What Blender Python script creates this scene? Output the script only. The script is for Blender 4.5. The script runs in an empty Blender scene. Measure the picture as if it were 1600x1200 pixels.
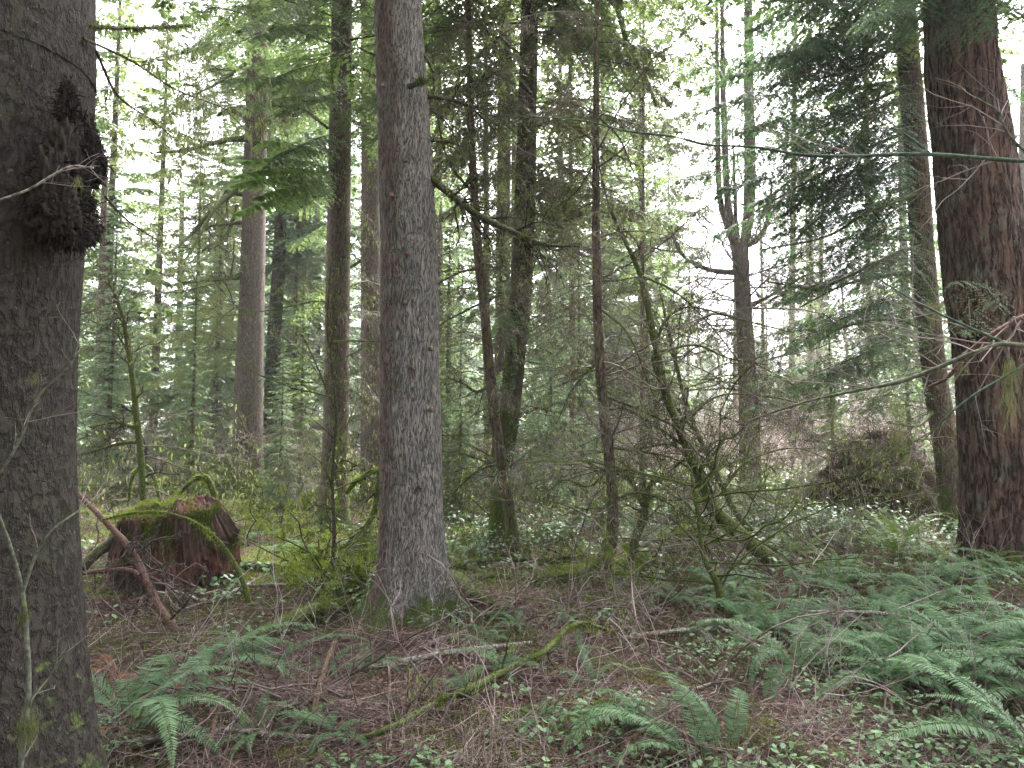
import bpy, math, numpy as np
from math import radians as R, sin, cos, pi
C = bpy.context.scene
COL = C.collection
# ---------------------------------------------------------------- camera / world / sun / exposure
F = 1120.0; PITCH = math.atan(85/1120.0); CAMZ = 1.6
cd = bpy.data.cameras.new('camera'); cam = bpy.data.objects.new('camera', cd); COL.objects.link(cam)
cd.sensor_width = 36; cd.lens = F/1600*36; cd.clip_start = .05; cd.clip_end = 2000
cam.location = (0, 0, CAMZ); cam.rotation_euler = (pi/2+PITCH, 0, 0); C.camera = cam
SUN_EL, SUN_AZ = 48, 20          # azimuth measured clockwise from +Y (the view direction)
w = bpy.data.worlds.new('World'); C.world = w; w.use_nodes = True
nt = w.node_tree; bg = nt.nodes['Background']
sky = nt.nodes.new('ShaderNodeTexSky'); sky.sky_type = 'NISHITA'; sky.sun_disc = False
sky.sun_elevation = R(SUN_EL); sky.sun_rotation = R(SUN_AZ); sky.dust_density = 4; sky.air_density = 1.0
hs = nt.nodes.new('ShaderNodeHueSaturation'); hs.inputs['Saturation'].default_value = .12
hs.inputs['Value'].default_value = 1.25
nt.links.new(sky.outputs[0], hs.inputs['Color'])
tint = nt.nodes.new('ShaderNodeMix'); tint.data_type = 'RGBA'; tint.blend_type = 'MULTIPLY'
tint.inputs['Factor'].default_value = 1; tint.inputs[7].default_value = (.98, .955, 1.03, 1)
nt.links.new(hs.outputs[0], tint.inputs[6])
# overcast: three times brighter overhead than at the horizon
wc = nt.nodes.new('ShaderNodeTexCoord'); wz = nt.nodes.new('ShaderNodeSeparateXYZ'); nt.links.new(wc.outputs['Generated'], wz.inputs[0])
wr = nt.nodes.new('ShaderNodeMapRange'); wr.inputs[1].default_value = 0; wr.inputs[2].default_value = .85; wr.inputs[3].default_value = .38; wr.inputs[4].default_value = 1.25
nt.links.new(wz.outputs[2], wr.inputs[0])
ov = nt.nodes.new('ShaderNodeMix'); ov.data_type = 'RGBA'; ov.blend_type = 'MULTIPLY'; ov.inputs['Factor'].default_value = 1
nt.links.new(tint.outputs[2], ov.inputs[6]); nt.links.new(wr.outputs[0], ov.inputs[7]); nt.links.new(ov.outputs[2], bg.inputs['Color'])
bg.inputs['Strength'].default_value = .15
sl = bpy.data.lights.new('sun', 'SUN'); sl.energy = 3.0; sl.angle = R(18); sl.color = (1, .96, .9)
sun = bpy.data.objects.new('sun', sl); COL.objects.link(sun)
sun.rotation_euler = (R(90-SUN_EL), 0, R(180-SUN_AZ)); sun.location = (0, 20, 60)
C.view_settings.view_transform = 'Standard'; C.view_settings.look = 'None'
C.view_settings.exposure = 3.05; C.view_settings.gamma = 1
C.render.engine = 'CYCLES'
cy = C.cycles
cy.max_bounces = 5; cy.diffuse_bounces = 3; cy.glossy_bounces = 1; cy.transmission_bounces = 3
cy.transparent_max_bounces = 4; cy.volume_bounces = 0; cy.caustics_reflective = False; cy.caustics_refractive = False
cy.sample_clamp_indirect = 4

# ---------------------------------------------------------------- helpers
rng = np.random.default_rng(7)
cp, sp_ = cos(PITCH), sin(PITCH)
def WY(px, py, Y):
    'world point at ground distance Y seen at photo pixel px,py'
    a = (px-800)/F; b = -(py-600)/F
    dy = cp-b*sp_; dz = sp_+b*cp
    return np.array([a*Y/dy, Y, CAMZ+dz*Y/dy])
def hashn(i, j, k, s):
    n = (i.astype(np.int64)*374761393+j.astype(np.int64)*668265263+k.astype(np.int64)*2147483647+s*1274126177) & 0xffffffff
    n = ((n ^ (n >> 13))*1274126177) & 0xffffffff
    n = ((n ^ (n >> 16))*2246822519) & 0xffffffff
    return ((n ^ (n >> 15)) & 0xffffff)/float(0xffffff)
def noise(x, y, z=0., s=0):
    x, y, z = np.broadcast_arrays(np.asarray(x, float), np.asarray(y, float), np.asarray(z, float))
    i, j, k = np.floor(x), np.floor(y), np.floor(z)
    f, g, h = x-i, y-j, z-k
    f = f*f*(3-2*f); g = g*g*(3-2*g); h = h*h*(3-2*h)
    def q(a, b, c): return hashn(i+a, j+b, k+c, s)
    r = ((q(0,0,0)*(1-f)+q(1,0,0)*f)*(1-g)+(q(0,1,0)*(1-f)+q(1,1,0)*f)*g)*(1-h) \
       +((q(0,0,1)*(1-f)+q(1,0,1)*f)*(1-g)+(q(0,1,1)*(1-f)+q(1,1,1)*f)*g)*h
    return r
def fbm(x, y, z=0., o=4, s=0):
    a, t, n = 1., 0., 0.
    for q in range(o):
        t = t+a*noise(np.asarray(x)*2**q, np.asarray(y)*2**q, np.asarray(z)*2**q, s+q*17); n += a; a *= .5
    return t/n
MOUNDS = [(-3.9, 8.3, 1.3, .12), (7.2, 14.4, 2.0, .3), (-1.0, 7.0, 1.1, .1), (3.4, 5.2, 1.4, .10), (4.9, 8.5, 2.6, .2), (1.0, 9.2, .9, .12), (8.5, 11, 2, .2)]
def H(x, y):
    x = np.asarray(x, float); y = np.asarray(y, float)
    h = (fbm(x*.35+9, y*.35, 0, 3, 3)-.5)*.30*np.clip(y/6, .45, 1.6)+(fbm(x*1.9, y*1.9, 0, 3, 5)-.5)*.13
    h = h+(fbm(x*7, y*7, 0, 2, 8)-.5)*.045
    h = h+(fbm(x*.02+5, y*.02, 0, 2, 4)-.5)*np.clip((y-40)/60, 0, 1)*8
    for mx, my, r, a in MOUNDS: h = h+a*np.exp(-((x-mx)**2+(y-my)**2)/(r*r))
    return h
def G(px, py):
    'ground point seen at pixel'
    Y = 6.
    for _ in range(30):
        p = WY(px, py, Y)
        a = (py-600)/F; slope = (CAMZ-p[2])/Y
        Y = max(2, min(60, .5*Y+.5*(CAMZ-float(H(p[0], Y)))/max(slope, .02)))
    p = WY(px, py, Y); p[2] = float(H(p[0], Y)); return p
def nrm(v): return v/np.maximum(np.linalg.norm(v, axis=-1, keepdims=True), 1e-9)
class Geo:
    def __init__(s): s.v = []; s.n = 0; s.f = []
    def add(s, V, Fc, mat=0, smooth=False):
        V = np.asarray(V, np.float32).reshape(-1, 3)
        if len(V) == 0: return
        s.v.append(V); s.f.append((np.asarray(Fc, np.int64)+s.n, mat, smooth)); s.n += len(V)
    def blades(s, P, D, S, L, W, mat=0, wide=.45):
        'rhombic leaves: base P, direction D, side S, length L, half width W'
        n = len(P)
        if n == 0: return
        L = np.broadcast_to(np.asarray(L, float), (n,))[:, None]; W = np.broadcast_to(np.asarray(W, float), (n,))[:, None]
        m = P+D*L*wide
        V = np.stack([P, m+S*W, P+D*L, m-S*W], 1)
        s.add(V, np.arange(4*n).reshape(n, 4), mat)
    def straps(s, P, D, S, L, W, B, mat=0):
        'six sided leaves, bent by vector B'
        n = len(P)
        L = np.broadcast_to(np.asarray(L, float), (n,))[:, None]; W = np.broadcast_to(np.asarray(W, float), (n,))[:, None]
        m = P+D*L*.28; q = P+D*L*.68+B*.45
        V = np.stack([P, m+S*W, q+S*W*.8, P+D*L+B, q-S*W*.8, m-S*W], 1)
        s.add(V, np.arange(6*n).reshape(n, 6), mat)
    def segs(s, P0, P1, r0, r1, mat=0, k=3):
        n = len(P0)
        if n == 0: return
        d = nrm(P1-P0); ref = np.where(np.abs(d[:, 2:3]) > .9, np.array([[1., 0, 0]]), np.array([[0, 0, 1.]]))
        a = nrm(np.cross(d, ref)); b = np.cross(d, a)
        r0 = np.broadcast_to(r0, (n,))[:, None]; r1 = np.broadcast_to(r1, (n,))[:, None]
        ov = d*np.minimum(r0, .01)
        V = []
        for (Q, r) in ((P0-ov, r0), (P1, r1)):
            for i in range(k):
                t = 2*pi*i/k; V.append(Q+(a*cos(t)+b*sin(t))*r)
        V = np.stack(V, 1)
        fc = np.array([[i, (i+1) % k, k+(i+1) % k, k+i] for i in range(k)])
        s.add(V, (np.arange(n)[:, None, None]*2*k+fc[None]).reshape(-1, 4), mat, True)
    def build(s, name, mats, parent=None, loc=None, base=(0, 0, 0)):
        me = bpy.data.meshes.new(name)
        V = np.concatenate(s.v)-np.asarray(base, np.float32) if s.v else np.zeros((0, 3))
        me.vertices.add(len(V)); me.vertices.foreach_set('co', V.astype(np.float32).ravel())
        loops = np.concatenate([f.ravel() for f, _, _ in s.f]); sizes = np.concatenate([np.full(len(f), f.shape[1]) for f, _, _ in s.f])
        me.loops.add(len(loops)); me.loops.foreach_set('vertex_index', loops.astype(np.int32))
        me.polygons.add(len(sizes))
        me.polygons.foreach_set('loop_start', np.concatenate([[0], np.cumsum(sizes)[:-1]]).astype(np.int32))
        me.polygons.foreach_set('material_index', np.concatenate([np.full(len(f), m) for f, m, _ in s.f]).astype(np.int32))
        me.polygons.foreach_set('use_smooth', np.concatenate([np.full(len(f), sm) for f, _, sm in s.f]))
        me.update(calc_edges=True)
        for m in (mats if isinstance(mats, (list, tuple)) else [mats]): me.materials.append(m)
        o = bpy.data.objects.new(name, me); COL.objects.link(o)
        if parent: o.parent = parent
        if loc is not None: o.location = loc
        if name == 'moss' and parent: o['kind'] = 'stuff'
        return o
def catmull(P, m):
    P = np.asarray(P, float); n = len(P)
    Q = np.vstack([2*P[0]-P[1], P, 2*P[-1]-P[-2]])
    t = np.linspace(0, n-1-1e-6, m); i = t.astype(int); f = (t-i)[:, None]
    a, b, c, d = Q[i], Q[i+1], Q[i+2], Q[i+3]
    return .5*(2*b+(c-a)*f+(2*a-5*b+4*c-d)*f**2+(3*b-3*c+d-a)*f**3)
def sweep(geo, P, rad, sides=12, rings=None, disp=None, mat=0, cap=True, close_base=False):
    'smooth tube through P; disp(theta, arclength, pos)->added radius'
    P = np.asarray(P, float); rad = np.asarray(rad, float)
    rings = rings or len(P)*4
    pr = catmull(np.hstack([P, rad[:, None]]), rings); pts, r = pr[:, :3], np.maximum(pr[:, 3], .0004)
    T = nrm(np.gradient(pts, axis=0))
    up = np.array([1., 0, 0]) if abs(T[0][2]) > .7 else np.array([0, 0, 1.])
    A = np.zeros_like(pts); a = nrm(np.cross(np.cross(T[0], up), T[0]))
    for i in range(rings):
        a = nrm(a-T[i]*np.dot(a, T[i])); A[i] = a
    B = np.cross(T, A)
    th = np.linspace(0, 2*pi, sides, endpoint=False)
    dirs = A[:, None]*np.cos(th)[None, :, None]+B[:, None]*np.sin(th)[None, :, None]
    rr = np.repeat(r[:, None], sides, 1)
    s = np.concatenate([[0], np.cumsum(np.linalg.norm(np.diff(pts, axis=0), axis=1))])
    if disp is not None:
        pos = pts[:, None]+dirs*rr[..., None]
        rr = rr+disp(np.broadcast_to(th, rr.shape), np.broadcast_to(s[:, None], rr.shape), pos)
    V = pts[:, None]+dirs*rr[..., None]
    i, j = np.meshgrid(np.arange(rings-1), np.arange(sides), indexing='ij'); j2 = (j+1) % sides
    f = np.stack([i*sides+j, i*sides+j2, (i+1)*sides+j2, (i+1)*sides+j], -1).reshape(-1, 4)
    n0 = geo.n
    geo.add(V, f, mat, True)
    for ring, on in ((rings-1, cap), (0, close_base)):
        if on:
            c = V[ring].mean(0)+T[ring]*(r[ring]*.3 if ring else 0)
            ids = ring*sides+np.arange(sides)
            Vc = np.vstack([V[ring], c]); fc = np.stack([np.arange(sides), (np.arange(sides)+1) % sides, np.full(sides, sides)], -1)
            geo.add(Vc, fc, mat, False)
    return pts, r, V
def grow(P, D, L, Rd, levels, nch, rg, k=5, wander=.22, grav=0., ratio=.55, ang=(30, 70), rr=.6, flat=0., rmin=None):
    P = np.atleast_2d(P).astype(float); D = nrm(np.atleast_2d(D).astype(float)); n = len(P); rmin = max(.0007, .0003*float(np.mean(P[:, 1]))) if rmin is None else rmin
    L = np.broadcast_to(np.asarray(L, float), (n,)).copy(); Rd = np.broadcast_to(np.asarray(Rd, float), (n,)).copy()
    S0, S1, A, B = [], [], [], []; pts = []
    for lev in range(levels+1):
        n = len(P); cur = P.copy(); d = D.copy(); hist = [cur.copy()]; hd = [d.copy()]
        for q in range(k):
            d = nrm(d+wander*rg.normal(size=(n, 3))*[1, 1, 1-flat*.6]+np.array([0, 0, grav]))
            nx = cur+d*(L/k)[:, None]
            S0.append(cur); S1.append(nx); A.append(Rd*(1-.6*q/k)); B.append(Rd*(1-.6*(q+1)/k))
            cur = nx; hist.append(cur.copy()); hd.append(d.copy())
        hist = np.array(hist); hd = np.array(hd); pts.append(hist.reshape(-1, 3))
        if lev == levels: break
        m = nch[lev] if isinstance(nch, (list, tuple)) else nch
        bi = np.repeat(np.arange(n), m); t = rg.uniform(.6, k, size=len(bi)); ti = t.astype(int); tf = (t-ti)[:, None]
        ti2 = np.minimum(ti+1, k)
        Pn = hist[ti, bi]*(1-tf)+hist[ti2, bi]*tf; dn = hd[ti, bi]
        rv = rg.normal(size=(len(bi), 3))*[1, 1, 1-flat]; pe = nrm(rv-dn*np.sum(rv*dn, 1, keepdims=True))
        an = np.radians(rg.uniform(ang[0], ang[1], len(bi)))[:, None]
        D = nrm(dn*np.cos(an)+pe*np.sin(an)); P = Pn
        Ln = L[bi]*ratio*rg.uniform(.5, 1.2, len(bi))*(1-.35*t/k); Rn = Rd[bi]*rr*(1-.5*t/k)
        L, Rd = Ln, np.maximum(Rn, rmin)
    return np.concatenate(S0), np.concatenate(S1), np.concatenate(A), np.concatenate(B), np.concatenate(pts)
def hang(geo, P, L, W, rg, mat=0, spread=.25):
    n = len(P); d = nrm(np.stack([rg.normal(0, spread, n), rg.normal(0, spread, n), -np.ones(n)], 1))
    a = rg.uniform(0, 2*pi, n); s = np.stack([np.cos(a), np.sin(a), np.zeros(n)], 1)
    geo.blades(P, d, s, L*rg.uniform(.4, 1.3, n), W*rg.uniform(.6, 1.3, n), mat, .3)
def fuzz(geo, pts, r, n, L, W, rg, mat=0, up=.3, down=0.):
    'moss fuzz standing on a tube: pts, r from sweep'
    i = rg.integers(0, len(pts), n); T = nrm(np.gradient(pts, axis=0))[i]
    v = rg.normal(size=(n, 3)); v = nrm(v-T*np.sum(v*T, 1, keepdims=True)); v = nrm(v+np.array([0, 0, up-down]))
    P = pts[i]+v*(r[i]*.9)[:, None]+T*rg.uniform(-.01, .01, n)[:, None]
    q = fbm(P[:, 0]*9, P[:, 1]*9, P[:, 2]*9, 3, 77); k = q > .42; P, v, q, i = P[k], v[k], q[k], i[k]; n = len(P)
    d = nrm(v*.6+rg.normal(size=(n, 3))*.8+np.array([0, 0, -down-.35])); s = nrm(np.cross(d, rg.normal(size=(n, 3))))
    geo.blades(P, d, s, L*rg.uniform(.3, 1.3, n)*(.5+3.5*(q-.42)/.2*.5), W, mat)
def spray(geo, o, d, L, rg, Lb=.5, nside=12, nleaf=8, leafL=.07, leafW=.012, droop=.25, hangf=.25, wood=.006, mat=0, wmat=1, a0=.12, thin=0., up0=0.):
    'a conifer bough: flat fan of branchlets, each carrying narrow sprays'
    d = nrm(np.asarray(d, float)); z = np.array([0, 0, 1.])
    lat = nrm(np.cross(d, z)); 
    t = np.linspace(a0, 1, nside)+rg.uniform(-.4, .4, nside)/nside; t = np.clip(t, 0.02, 1)
    side = np.where(np.arange(nside) % 2, 1., -1.); 
    t = np.concatenate([t, t]); side = np.concatenate([side, -side])
    if thin > 0:
        k = rg.random(len(t)) > thin; t, side = t[k], side[k]
    def axis(u): return o+d*(L*u)[:, None]+z*((up0*u-droop*u*u)*L)[:, None]
    A = axis(t); ax = axis(np.linspace(0, 1, 7))
    dd = nrm(d[None]+z[None]*((up0-2*droop*t))[:, None])
    prof = np.clip(1.25*(1-t)**.75*(.35+.65*np.minimum(t/.3, 1))+.12, .05, 1.2)
    l = Lb*prof*rg.uniform(.65, 1.2, len(t))
    an = np.radians(rg.uniform(42, 72, len(t)))[:, None]
    bd = nrm(dd*np.cos(an)+lat*side[:, None]*np.sin(an)-z*(hangf*rg.uniform(.2, 1.6, len(t)))[:, None]+rg.normal(size=(len(t), 3))*.08)
    u = np.linspace(.08, 1, nleaf); n = len(t)
    cur = hangf*.55
    def bpos(uu): return A[:, None]+bd[:, None]*(l[:, None]*uu)[..., None]-z*((l[:, None]*uu**2)*cur)[..., None]
    uu = np.broadcast_to(u, (n, nleaf))+rg.uniform(-.03, .03, (n, nleaf))
    P = bpos(uu)
    bt = nrm(bd[:, None]-z*(2*uu*cur)[..., None])
    ls = nrm(np.cross(bt, z)); up = np.cross(ls, bt)
    for s_ in (1, -1):
        la = np.radians(rg.uniform(38, 65, (n, nleaf)))[..., None]
        ld = nrm(bt*np.cos(la)+ls*s_*np.sin(la)-z*rg.uniform(0, .35, (n, nleaf))[..., None])
        sd = nrm(np.cross(ld, up+rg.normal(size=up.shape)*.35))
        LL = leafL*(1.1-.6*uu)*rg.uniform(.6, 1.25, uu.shape)
        geo.blades(P.reshape(-1, 3), ld.reshape(-1, 3), sd.reshape(-1, 3), LL.ravel(), leafW, mat)
    e = bpos(np.ones((n, 1)))[:, 0]; m = bpos(np.full((n, 1), .5))[:, 0]
    if wood:
        geo.segs(ax[:-1], ax[1:], wood*(1-.75*np.arange(6)/6), wood*(1-.75*np.arange(1, 7)/6), wmat)
        geo.segs(A, m, wood*.3, wood*.2, wmat); geo.segs(m, e, wood*.2, wood*.1, wmat)
    return ax, np.concatenate([A, m, e])

def tag(o, label=None, cat=None, group=None, kind=None):
    for k, v in (('label', label), ('category', cat), ('group', group), ('kind', kind)):
        if v: o[k] = v
    return o
def empty(name, loc):
    o = bpy.data.objects.new(name, None); COL.objects.link(o); o.location = [float(q) for q in loc]; o.empty_display_size = .2
    return o

# ---------------------------------------------------------------- materials
def newmat(name):
    m = bpy.data.materials.new(name); m.use_nodes = True; t = m.node_tree
    return m, t, t.nodes['Principled BSDF'], t.nodes['Material Output']
def N(t, ty, **k):
    n = t.nodes.new(ty)
    for a, b in k.items(): setattr(n, a, b)
    return n
def mixc(t, f, a, b, mode='MIX'):
    n = N(t, 'ShaderNodeMix', data_type='RGBA', blend_type=mode)
    for s, v in ((0, f), (6, a), (7, b)):
        if hasattr(v, 'links'): t.links.new(v, n.inputs[s])
        else: n.inputs[s].default_value = v if s == 0 else (*v, 1)[:4]
    return n.outputs[2]
def math_(t, op, a, b=None, c=None, clamp=False):
    n = N(t, 'ShaderNodeMath', operation=op, use_clamp=clamp)
    for i, v in enumerate((a, b, c)):
        if v is None: continue
        if hasattr(v, 'links'): t.links.new(v, n.inputs[i])
        else: n.inputs[i].default_value = v
    return n.outputs[0]
def smooth(t, v, a, b):
    n = N(t, 'ShaderNodeMapRange', interpolation_type='SMOOTHSTEP'); t.links.new(v, n.inputs[0])
    n.inputs[1].default_value = a; n.inputs[2].default_value = b; return n.outputs[0]
def tex(t, kind, scale, vec=None, **k):
    n = N(t, 'ShaderNodeTex'+kind)
    for a, b in k.items():
        if a in n.inputs: n.inputs[a].default_value = b
        else: setattr(n, a, b)
    n.inputs['Scale'].default_value = scale
    if vec is not None: t.links.new(vec, n.inputs['Vector'])
    return n
def leafmat(name, cols, rough=.5, trans=.35, spec=.4, glint=None):
    'cols: dark, mid, light; varies from leaf to leaf and clump to clump'
    m, t, p, out = newmat(name)
    g = N(t, 'ShaderNodeNewGeometry'); oi = N(t, 'ShaderNodeObjectInfo'); tc = N(t, 'ShaderNodeTexCoord')
    r = N(t, 'ShaderNodeValToRGB'); e = r.color_ramp.elements
    e[0].color = (*cols[0], 1); e[1].color = (*cols[2], 1); x = e.new(.5); x.color = (*cols[1], 1)
    ns = tex(t, 'Noise', 1.3, tc.outputs['Object'], Detail=2.)
    v = math_(t, 'ADD', math_(t, 'MULTIPLY', g.outputs['Random Per Island'], .55), math_(t, 'MULTIPLY_ADD', ns.outputs[0], 1.6, -.55))
    v = math_(t, 'ADD', v, math_(t, 'MULTIPLY_ADD', oi.outputs['Random'], .4, -.2))
    t.links.new(v, r.inputs[0]); t.links.new(r.outputs[0], p.inputs['Base Color'])
    p.inputs['Roughness'].default_value = rough; p.inputs['Specular IOR Level'].default_value = spec
    if trans > 0:
        tr = N(t, 'ShaderNodeBsdfTranslucent'); mx = N(t, 'ShaderNodeMixShader'); mx.inputs[0].default_value = trans
        t.links.new(mixc(t, .5, r.outputs[0], tuple(min(1, c*1.6) for c in cols[2])), tr.inputs[0])
        t.links.new(p.outputs[0], mx.inputs[1]); t.links.new(tr.outputs[0], mx.inputs[2]); t.links.new(mx.outputs[0], out.inputs[0])
    return m
def barkmat(name, crack, mid, light, sx=22., sz=5., bump=.5, moss=.35, moss_h=.8, lichen=(.2, .23, .18), lich=.35, fleck=0., red=None, redx=0., side=0., bumpd=.012, ec=.8):
    m, t, p, out = newmat(name)
    tc = N(t, 'ShaderNodeTexCoord'); g = N(t, 'ShaderNodeNewGeometry'); ob = tc.outputs['Object']
    mp = N(t, 'ShaderNodeMapping'); mp.inputs['Scale'].default_value = (sx, sx, sz)
    dn = tex(t, 'Noise', 4., ob, Detail=2.)
    va = N(t, 'ShaderNodeVectorMath', operation='MULTIPLY_ADD'); t.links.new(dn.outputs['Color'], va.inputs[0])
    va.inputs[1].default_value = (.09, .09, .16); t.links.new(ob, va.inputs[2]); t.links.new(va.outputs[0], mp.inputs[0])
    vo = tex(t, 'Voronoi', 1., mp.outputs[0], feature='DISTANCE_TO_EDGE')
    vc = tex(t, 'Voronoi', 1., mp.outputs[0], feature='F1')
    fn = tex(t, 'Noise', 3., mp.outputs[0], Detail=4., Roughness=.7)
    big = tex(t, 'Noise', 1.7, ob, Detail=3.)
    mp2 = N(t, 'ShaderNodeMapping'); mp2.inputs['Scale'].default_value = (sx*.9, sx*.9, sz*.45); t.links.new(va.outputs[0], mp2.inputs[0])
    fn2 = tex(t, 'Noise', 1., mp2.outputs[0], Detail=4., Roughness=.65)
    rid = math_(t, 'MULTIPLY', math_(t, 'ABSOLUTE', math_(t, 'SUBTRACT', fn2.outputs[0], .5)), 2.6)
    edge = smooth(t, math_(t, 'ADD', rid, math_(t, 'MULTIPLY', vo.outputs['Distance'], .55)), .05, .27)
    plate = mixc(t, smooth(t, fn.outputs[0], .3, .72), mid, light)
    plate = mixc(t, math_(t, 'MULTIPLY', vc.outputs['Distance'], .45), plate, mid)
    if red is not None:
        sx_ = N(t, 'ShaderNodeSeparateXYZ'); t.links.new(ob, sx_.inputs[0])
        rv = math_(t, 'ADD', math_(t, 'MULTIPLY', sx_.outputs[0], -side), math_(t, 'MULTIPLY_ADD', big.outputs[0], 1.2, -.6))
        plate = mixc(t, math_(t, 'MULTIPLY', smooth(t, rv, redx-.12, redx+.12), .85), plate, red)
    ln = tex(t, 'Noise', 9., ob, Detail=5., Roughness=.7)
    lm = smooth(t, math_(t, 'ADD', math_(t, 'MULTIPLY', ln.outputs[0], .55), math_(t, 'MULTIPLY', big.outputs[0], .45)), .62-.35*lich, .72-.25*lich)
    plate = mixc(t, math_(t, 'MULTIPLY', lm, .75 if lich > 0 else 0), plate, lichen)
    col = mixc(t, math_(t, 'MULTIPLY_ADD', edge, ec, 1-ec), crack, plate)
    if fleck:
        fl = tex(t, 'Noise', 60., ob, Detail=1.)
        col = mixc(t, math_(t, 'MULTIPLY', smooth(t, fl.outputs[0], .70, .74), fleck), col, (.42, .45, .38))
    sz_ = N(t, 'ShaderNodeSeparateXYZ'); t.links.new(ob, sz_.inputs[0]); nz = N(t, 'ShaderNodeSeparateXYZ'); t.links.new(g.outputs['Normal'], nz.inputs[0])
    low = math_(t, 'SUBTRACT', 1., math_(t, 'DIVIDE', sz_.outputs[2], moss_h), clamp=True)
    mn = tex(t, 'Noise', 6., ob, Detail=5., Roughness=.65)
    mv = math_(t, 'ADD', math_(t, 'ADD', math_(t, 'MULTIPLY', low, .38), math_(t, 'MULTIPLY', nz.outputs[2], .35)), mn.outputs[0])
    mm = smooth(t, mv, .95-moss*.5, 1.08-moss*.5)
    mc = mixc(t, smooth(t, fn.outputs[0], .3, .7), (.035, .055, .012), (.11, .15, .03))
    t.links.new(mixc(t, mm, col, mc), p.inputs['Base Color'])
    p.inputs['Roughness'].default_value = .85; p.inputs['Specular IOR Level'].default_value = .25
    bp = N(t, 'ShaderNodeBump'); bp.inputs['Strength'].default_value = bump; bp.inputs['Distance'].default_value = bumpd
    t.links.new(math_(t, 'ADD', edge, math_(t, 'MULTIPLY', fn.outputs[0], .9)), bp.inputs['Height']); t.links.new(bp.outputs[0], p.inputs['Normal'])
    return m
def limbmat(name, wood, wood2, mossf, mc1=(.03, .042, .01), mc2=(.10, .125, .028)):
    'small limbs: bark below, moss gathered on the upper side'
    m, t, p, out = newmat(name)
    tc = N(t, 'ShaderNodeTexCoord'); g = N(t, 'ShaderNodeNewGeometry'); nz = N(t, 'ShaderNodeSeparateXYZ'); t.links.new(g.outputs['Normal'], nz.inputs[0])
    a = tex(t, 'Noise', 14., g.outputs['Position'], Detail=4., Roughness=.7); b = tex(t, 'Noise', 60., g.outputs['Position'], Detail=3.)
    w_ = mixc(t, smooth(t, b.outputs[0], .35, .65), wood, wood2)
    mv = math_(t, 'ADD', a.outputs[0], math_(t, 'MULTIPLY', nz.outputs[2], .25))
    mm = smooth(t, mv, .85-mossf*.7, .95-mossf*.7)
    t.links.new(mixc(t, mm, w_, mixc(t, smooth(t, b.outputs[0], .3, .7), mc1, mc2)), p.inputs['Base Color'])
    p.inputs['Roughness'].default_value = .8; p.inputs['Specular IOR Level'].default_value = .25
    bp = N(t, 'ShaderNodeBump'); bp.inputs['Strength'].default_value = .6; bp.inputs['Distance'].default_value = .006
    t.links.new(math_(t, 'ADD', b.outputs[0], a.outputs[0]), bp.inputs['Height']); t.links.new(bp.outputs[0], p.inputs['Normal'])
    return m
M = {}
M['bark_center'] = barkmat('bark_center', (.045, .038, .034), (.235, .212, .192), (.43, .40, .365), 58, 9, 1., .16, .5, (.20, .225, .19), .42, red=(.19, .12, .105), redx=.36, side=2.0, bumpd=.022, ec=.8)
M['bark_left'] = barkmat('bark_left', (.012, .010, .008), (.027, .022, .018), (.055, .045, .035), 30, 22, .8, .06, 2.2, (.04, .042, .027), .4, fleck=.12, bumpd=.012, ec=.6)
M['bark_right'] = barkmat('bark_right', (.014, .009, .008), (.12, .07, .053), (.22, .15, .12), 15, 3.0, 1., .2, .8, (.20, .215, .175), .30, bumpd=.05)
M['bark_hemlock'] = barkmat('bark_hemlock', (.04, .03, .025), (.11, .083, .068), (.185, .145, .12), 26, 8, .7, .30, 2.0, (.17, .18, .12), .30)
M['bark_dark'] = barkmat('bark_dark', (.028, .02, .016), (.10, .07, .053), (.18, .135, .10), 26, 8, .7, .38, 2.5, (.12, .13, .07), .45)
M['bark_mossy'] = barkmat('bark_mossy', (.03, .024, .018), (.075, .058, .045), (.12, .10, .075), 26, 8, .6, .72, 4.5, (.10, .115, .055), .5)
M['bark_alder'] = barkmat('bark_alder', (.09, .08, .06), (.26, .25, .18), (.36, .35, .27), 12, 14, .3, .55, 5, (.22, .24, .13), .5)
M['limb'] = limbmat('limb', (.03, .025, .02), (.085, .07, .055), .42)
M['limb_mossy'] = limbmat('limb_mossy', (.035, .028, .02), (.09, .07, .05), .85)
M['limb_bare'] = limbmat('limb_bare', (.07, .055, .045), (.17, .14, .12), .12)
M['limb_red'] = limbmat('limb_red', (.06, .032, .026), (.16, .09, .07), .15)
M['stick_white'] = limbmat('stick_white', (.10, .08, .07), (.36, .33, .30), .22)
M['green_stem'] = limbmat('green_stem', (.04, .075, .045), (.09, .14, .09), .2)
M['grey_stem'] = limbmat('grey_stem', (.06, .068, .048), (.13, .14, .10), .35)
M['twig'] = leafmat('twig', ((.05, .04, .032), (.10, .08, .065), (.18, .15, .125)), .8, 0, .2)
M['twig_pale'] = leafmat('twig_pale', ((.14, .11, .10), (.24, .19, .18), (.36, .31, .30)), .8, .1, .2)
M['twig_floor'] = leafmat('twig_floor', ((.05, .035, .03), (.15, .11, .095), (.36, .30, .27)), .8, 0, .2)
M['lichen_dull'] = leafmat('lichen_dull', ((.05, .06, .025), (.10, .115, .045), (.17, .185, .08)), .8, .35, .1)
M['twig_clear'] = leafmat('twig_clear', ((.25, .19, .17), (.42, .33, .31), (.6, .52, .49)), .8, .2, .2)
M['twig_dark'] = leafmat('twig_dark', ((.022, .018, .014), (.045, .036, .028), (.08, .065, .05)), .8, 0, .2)
M['hem'] = leafmat('hem', ((.035, .062, .02), (.08, .13, .04), (.155, .22, .065)), .5, .5)
M['hem_bright'] = leafmat('hem_bright', ((.06, .12, .02), (.12, .22, .035), (.2, .33, .06)), .5, .55)
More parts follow.
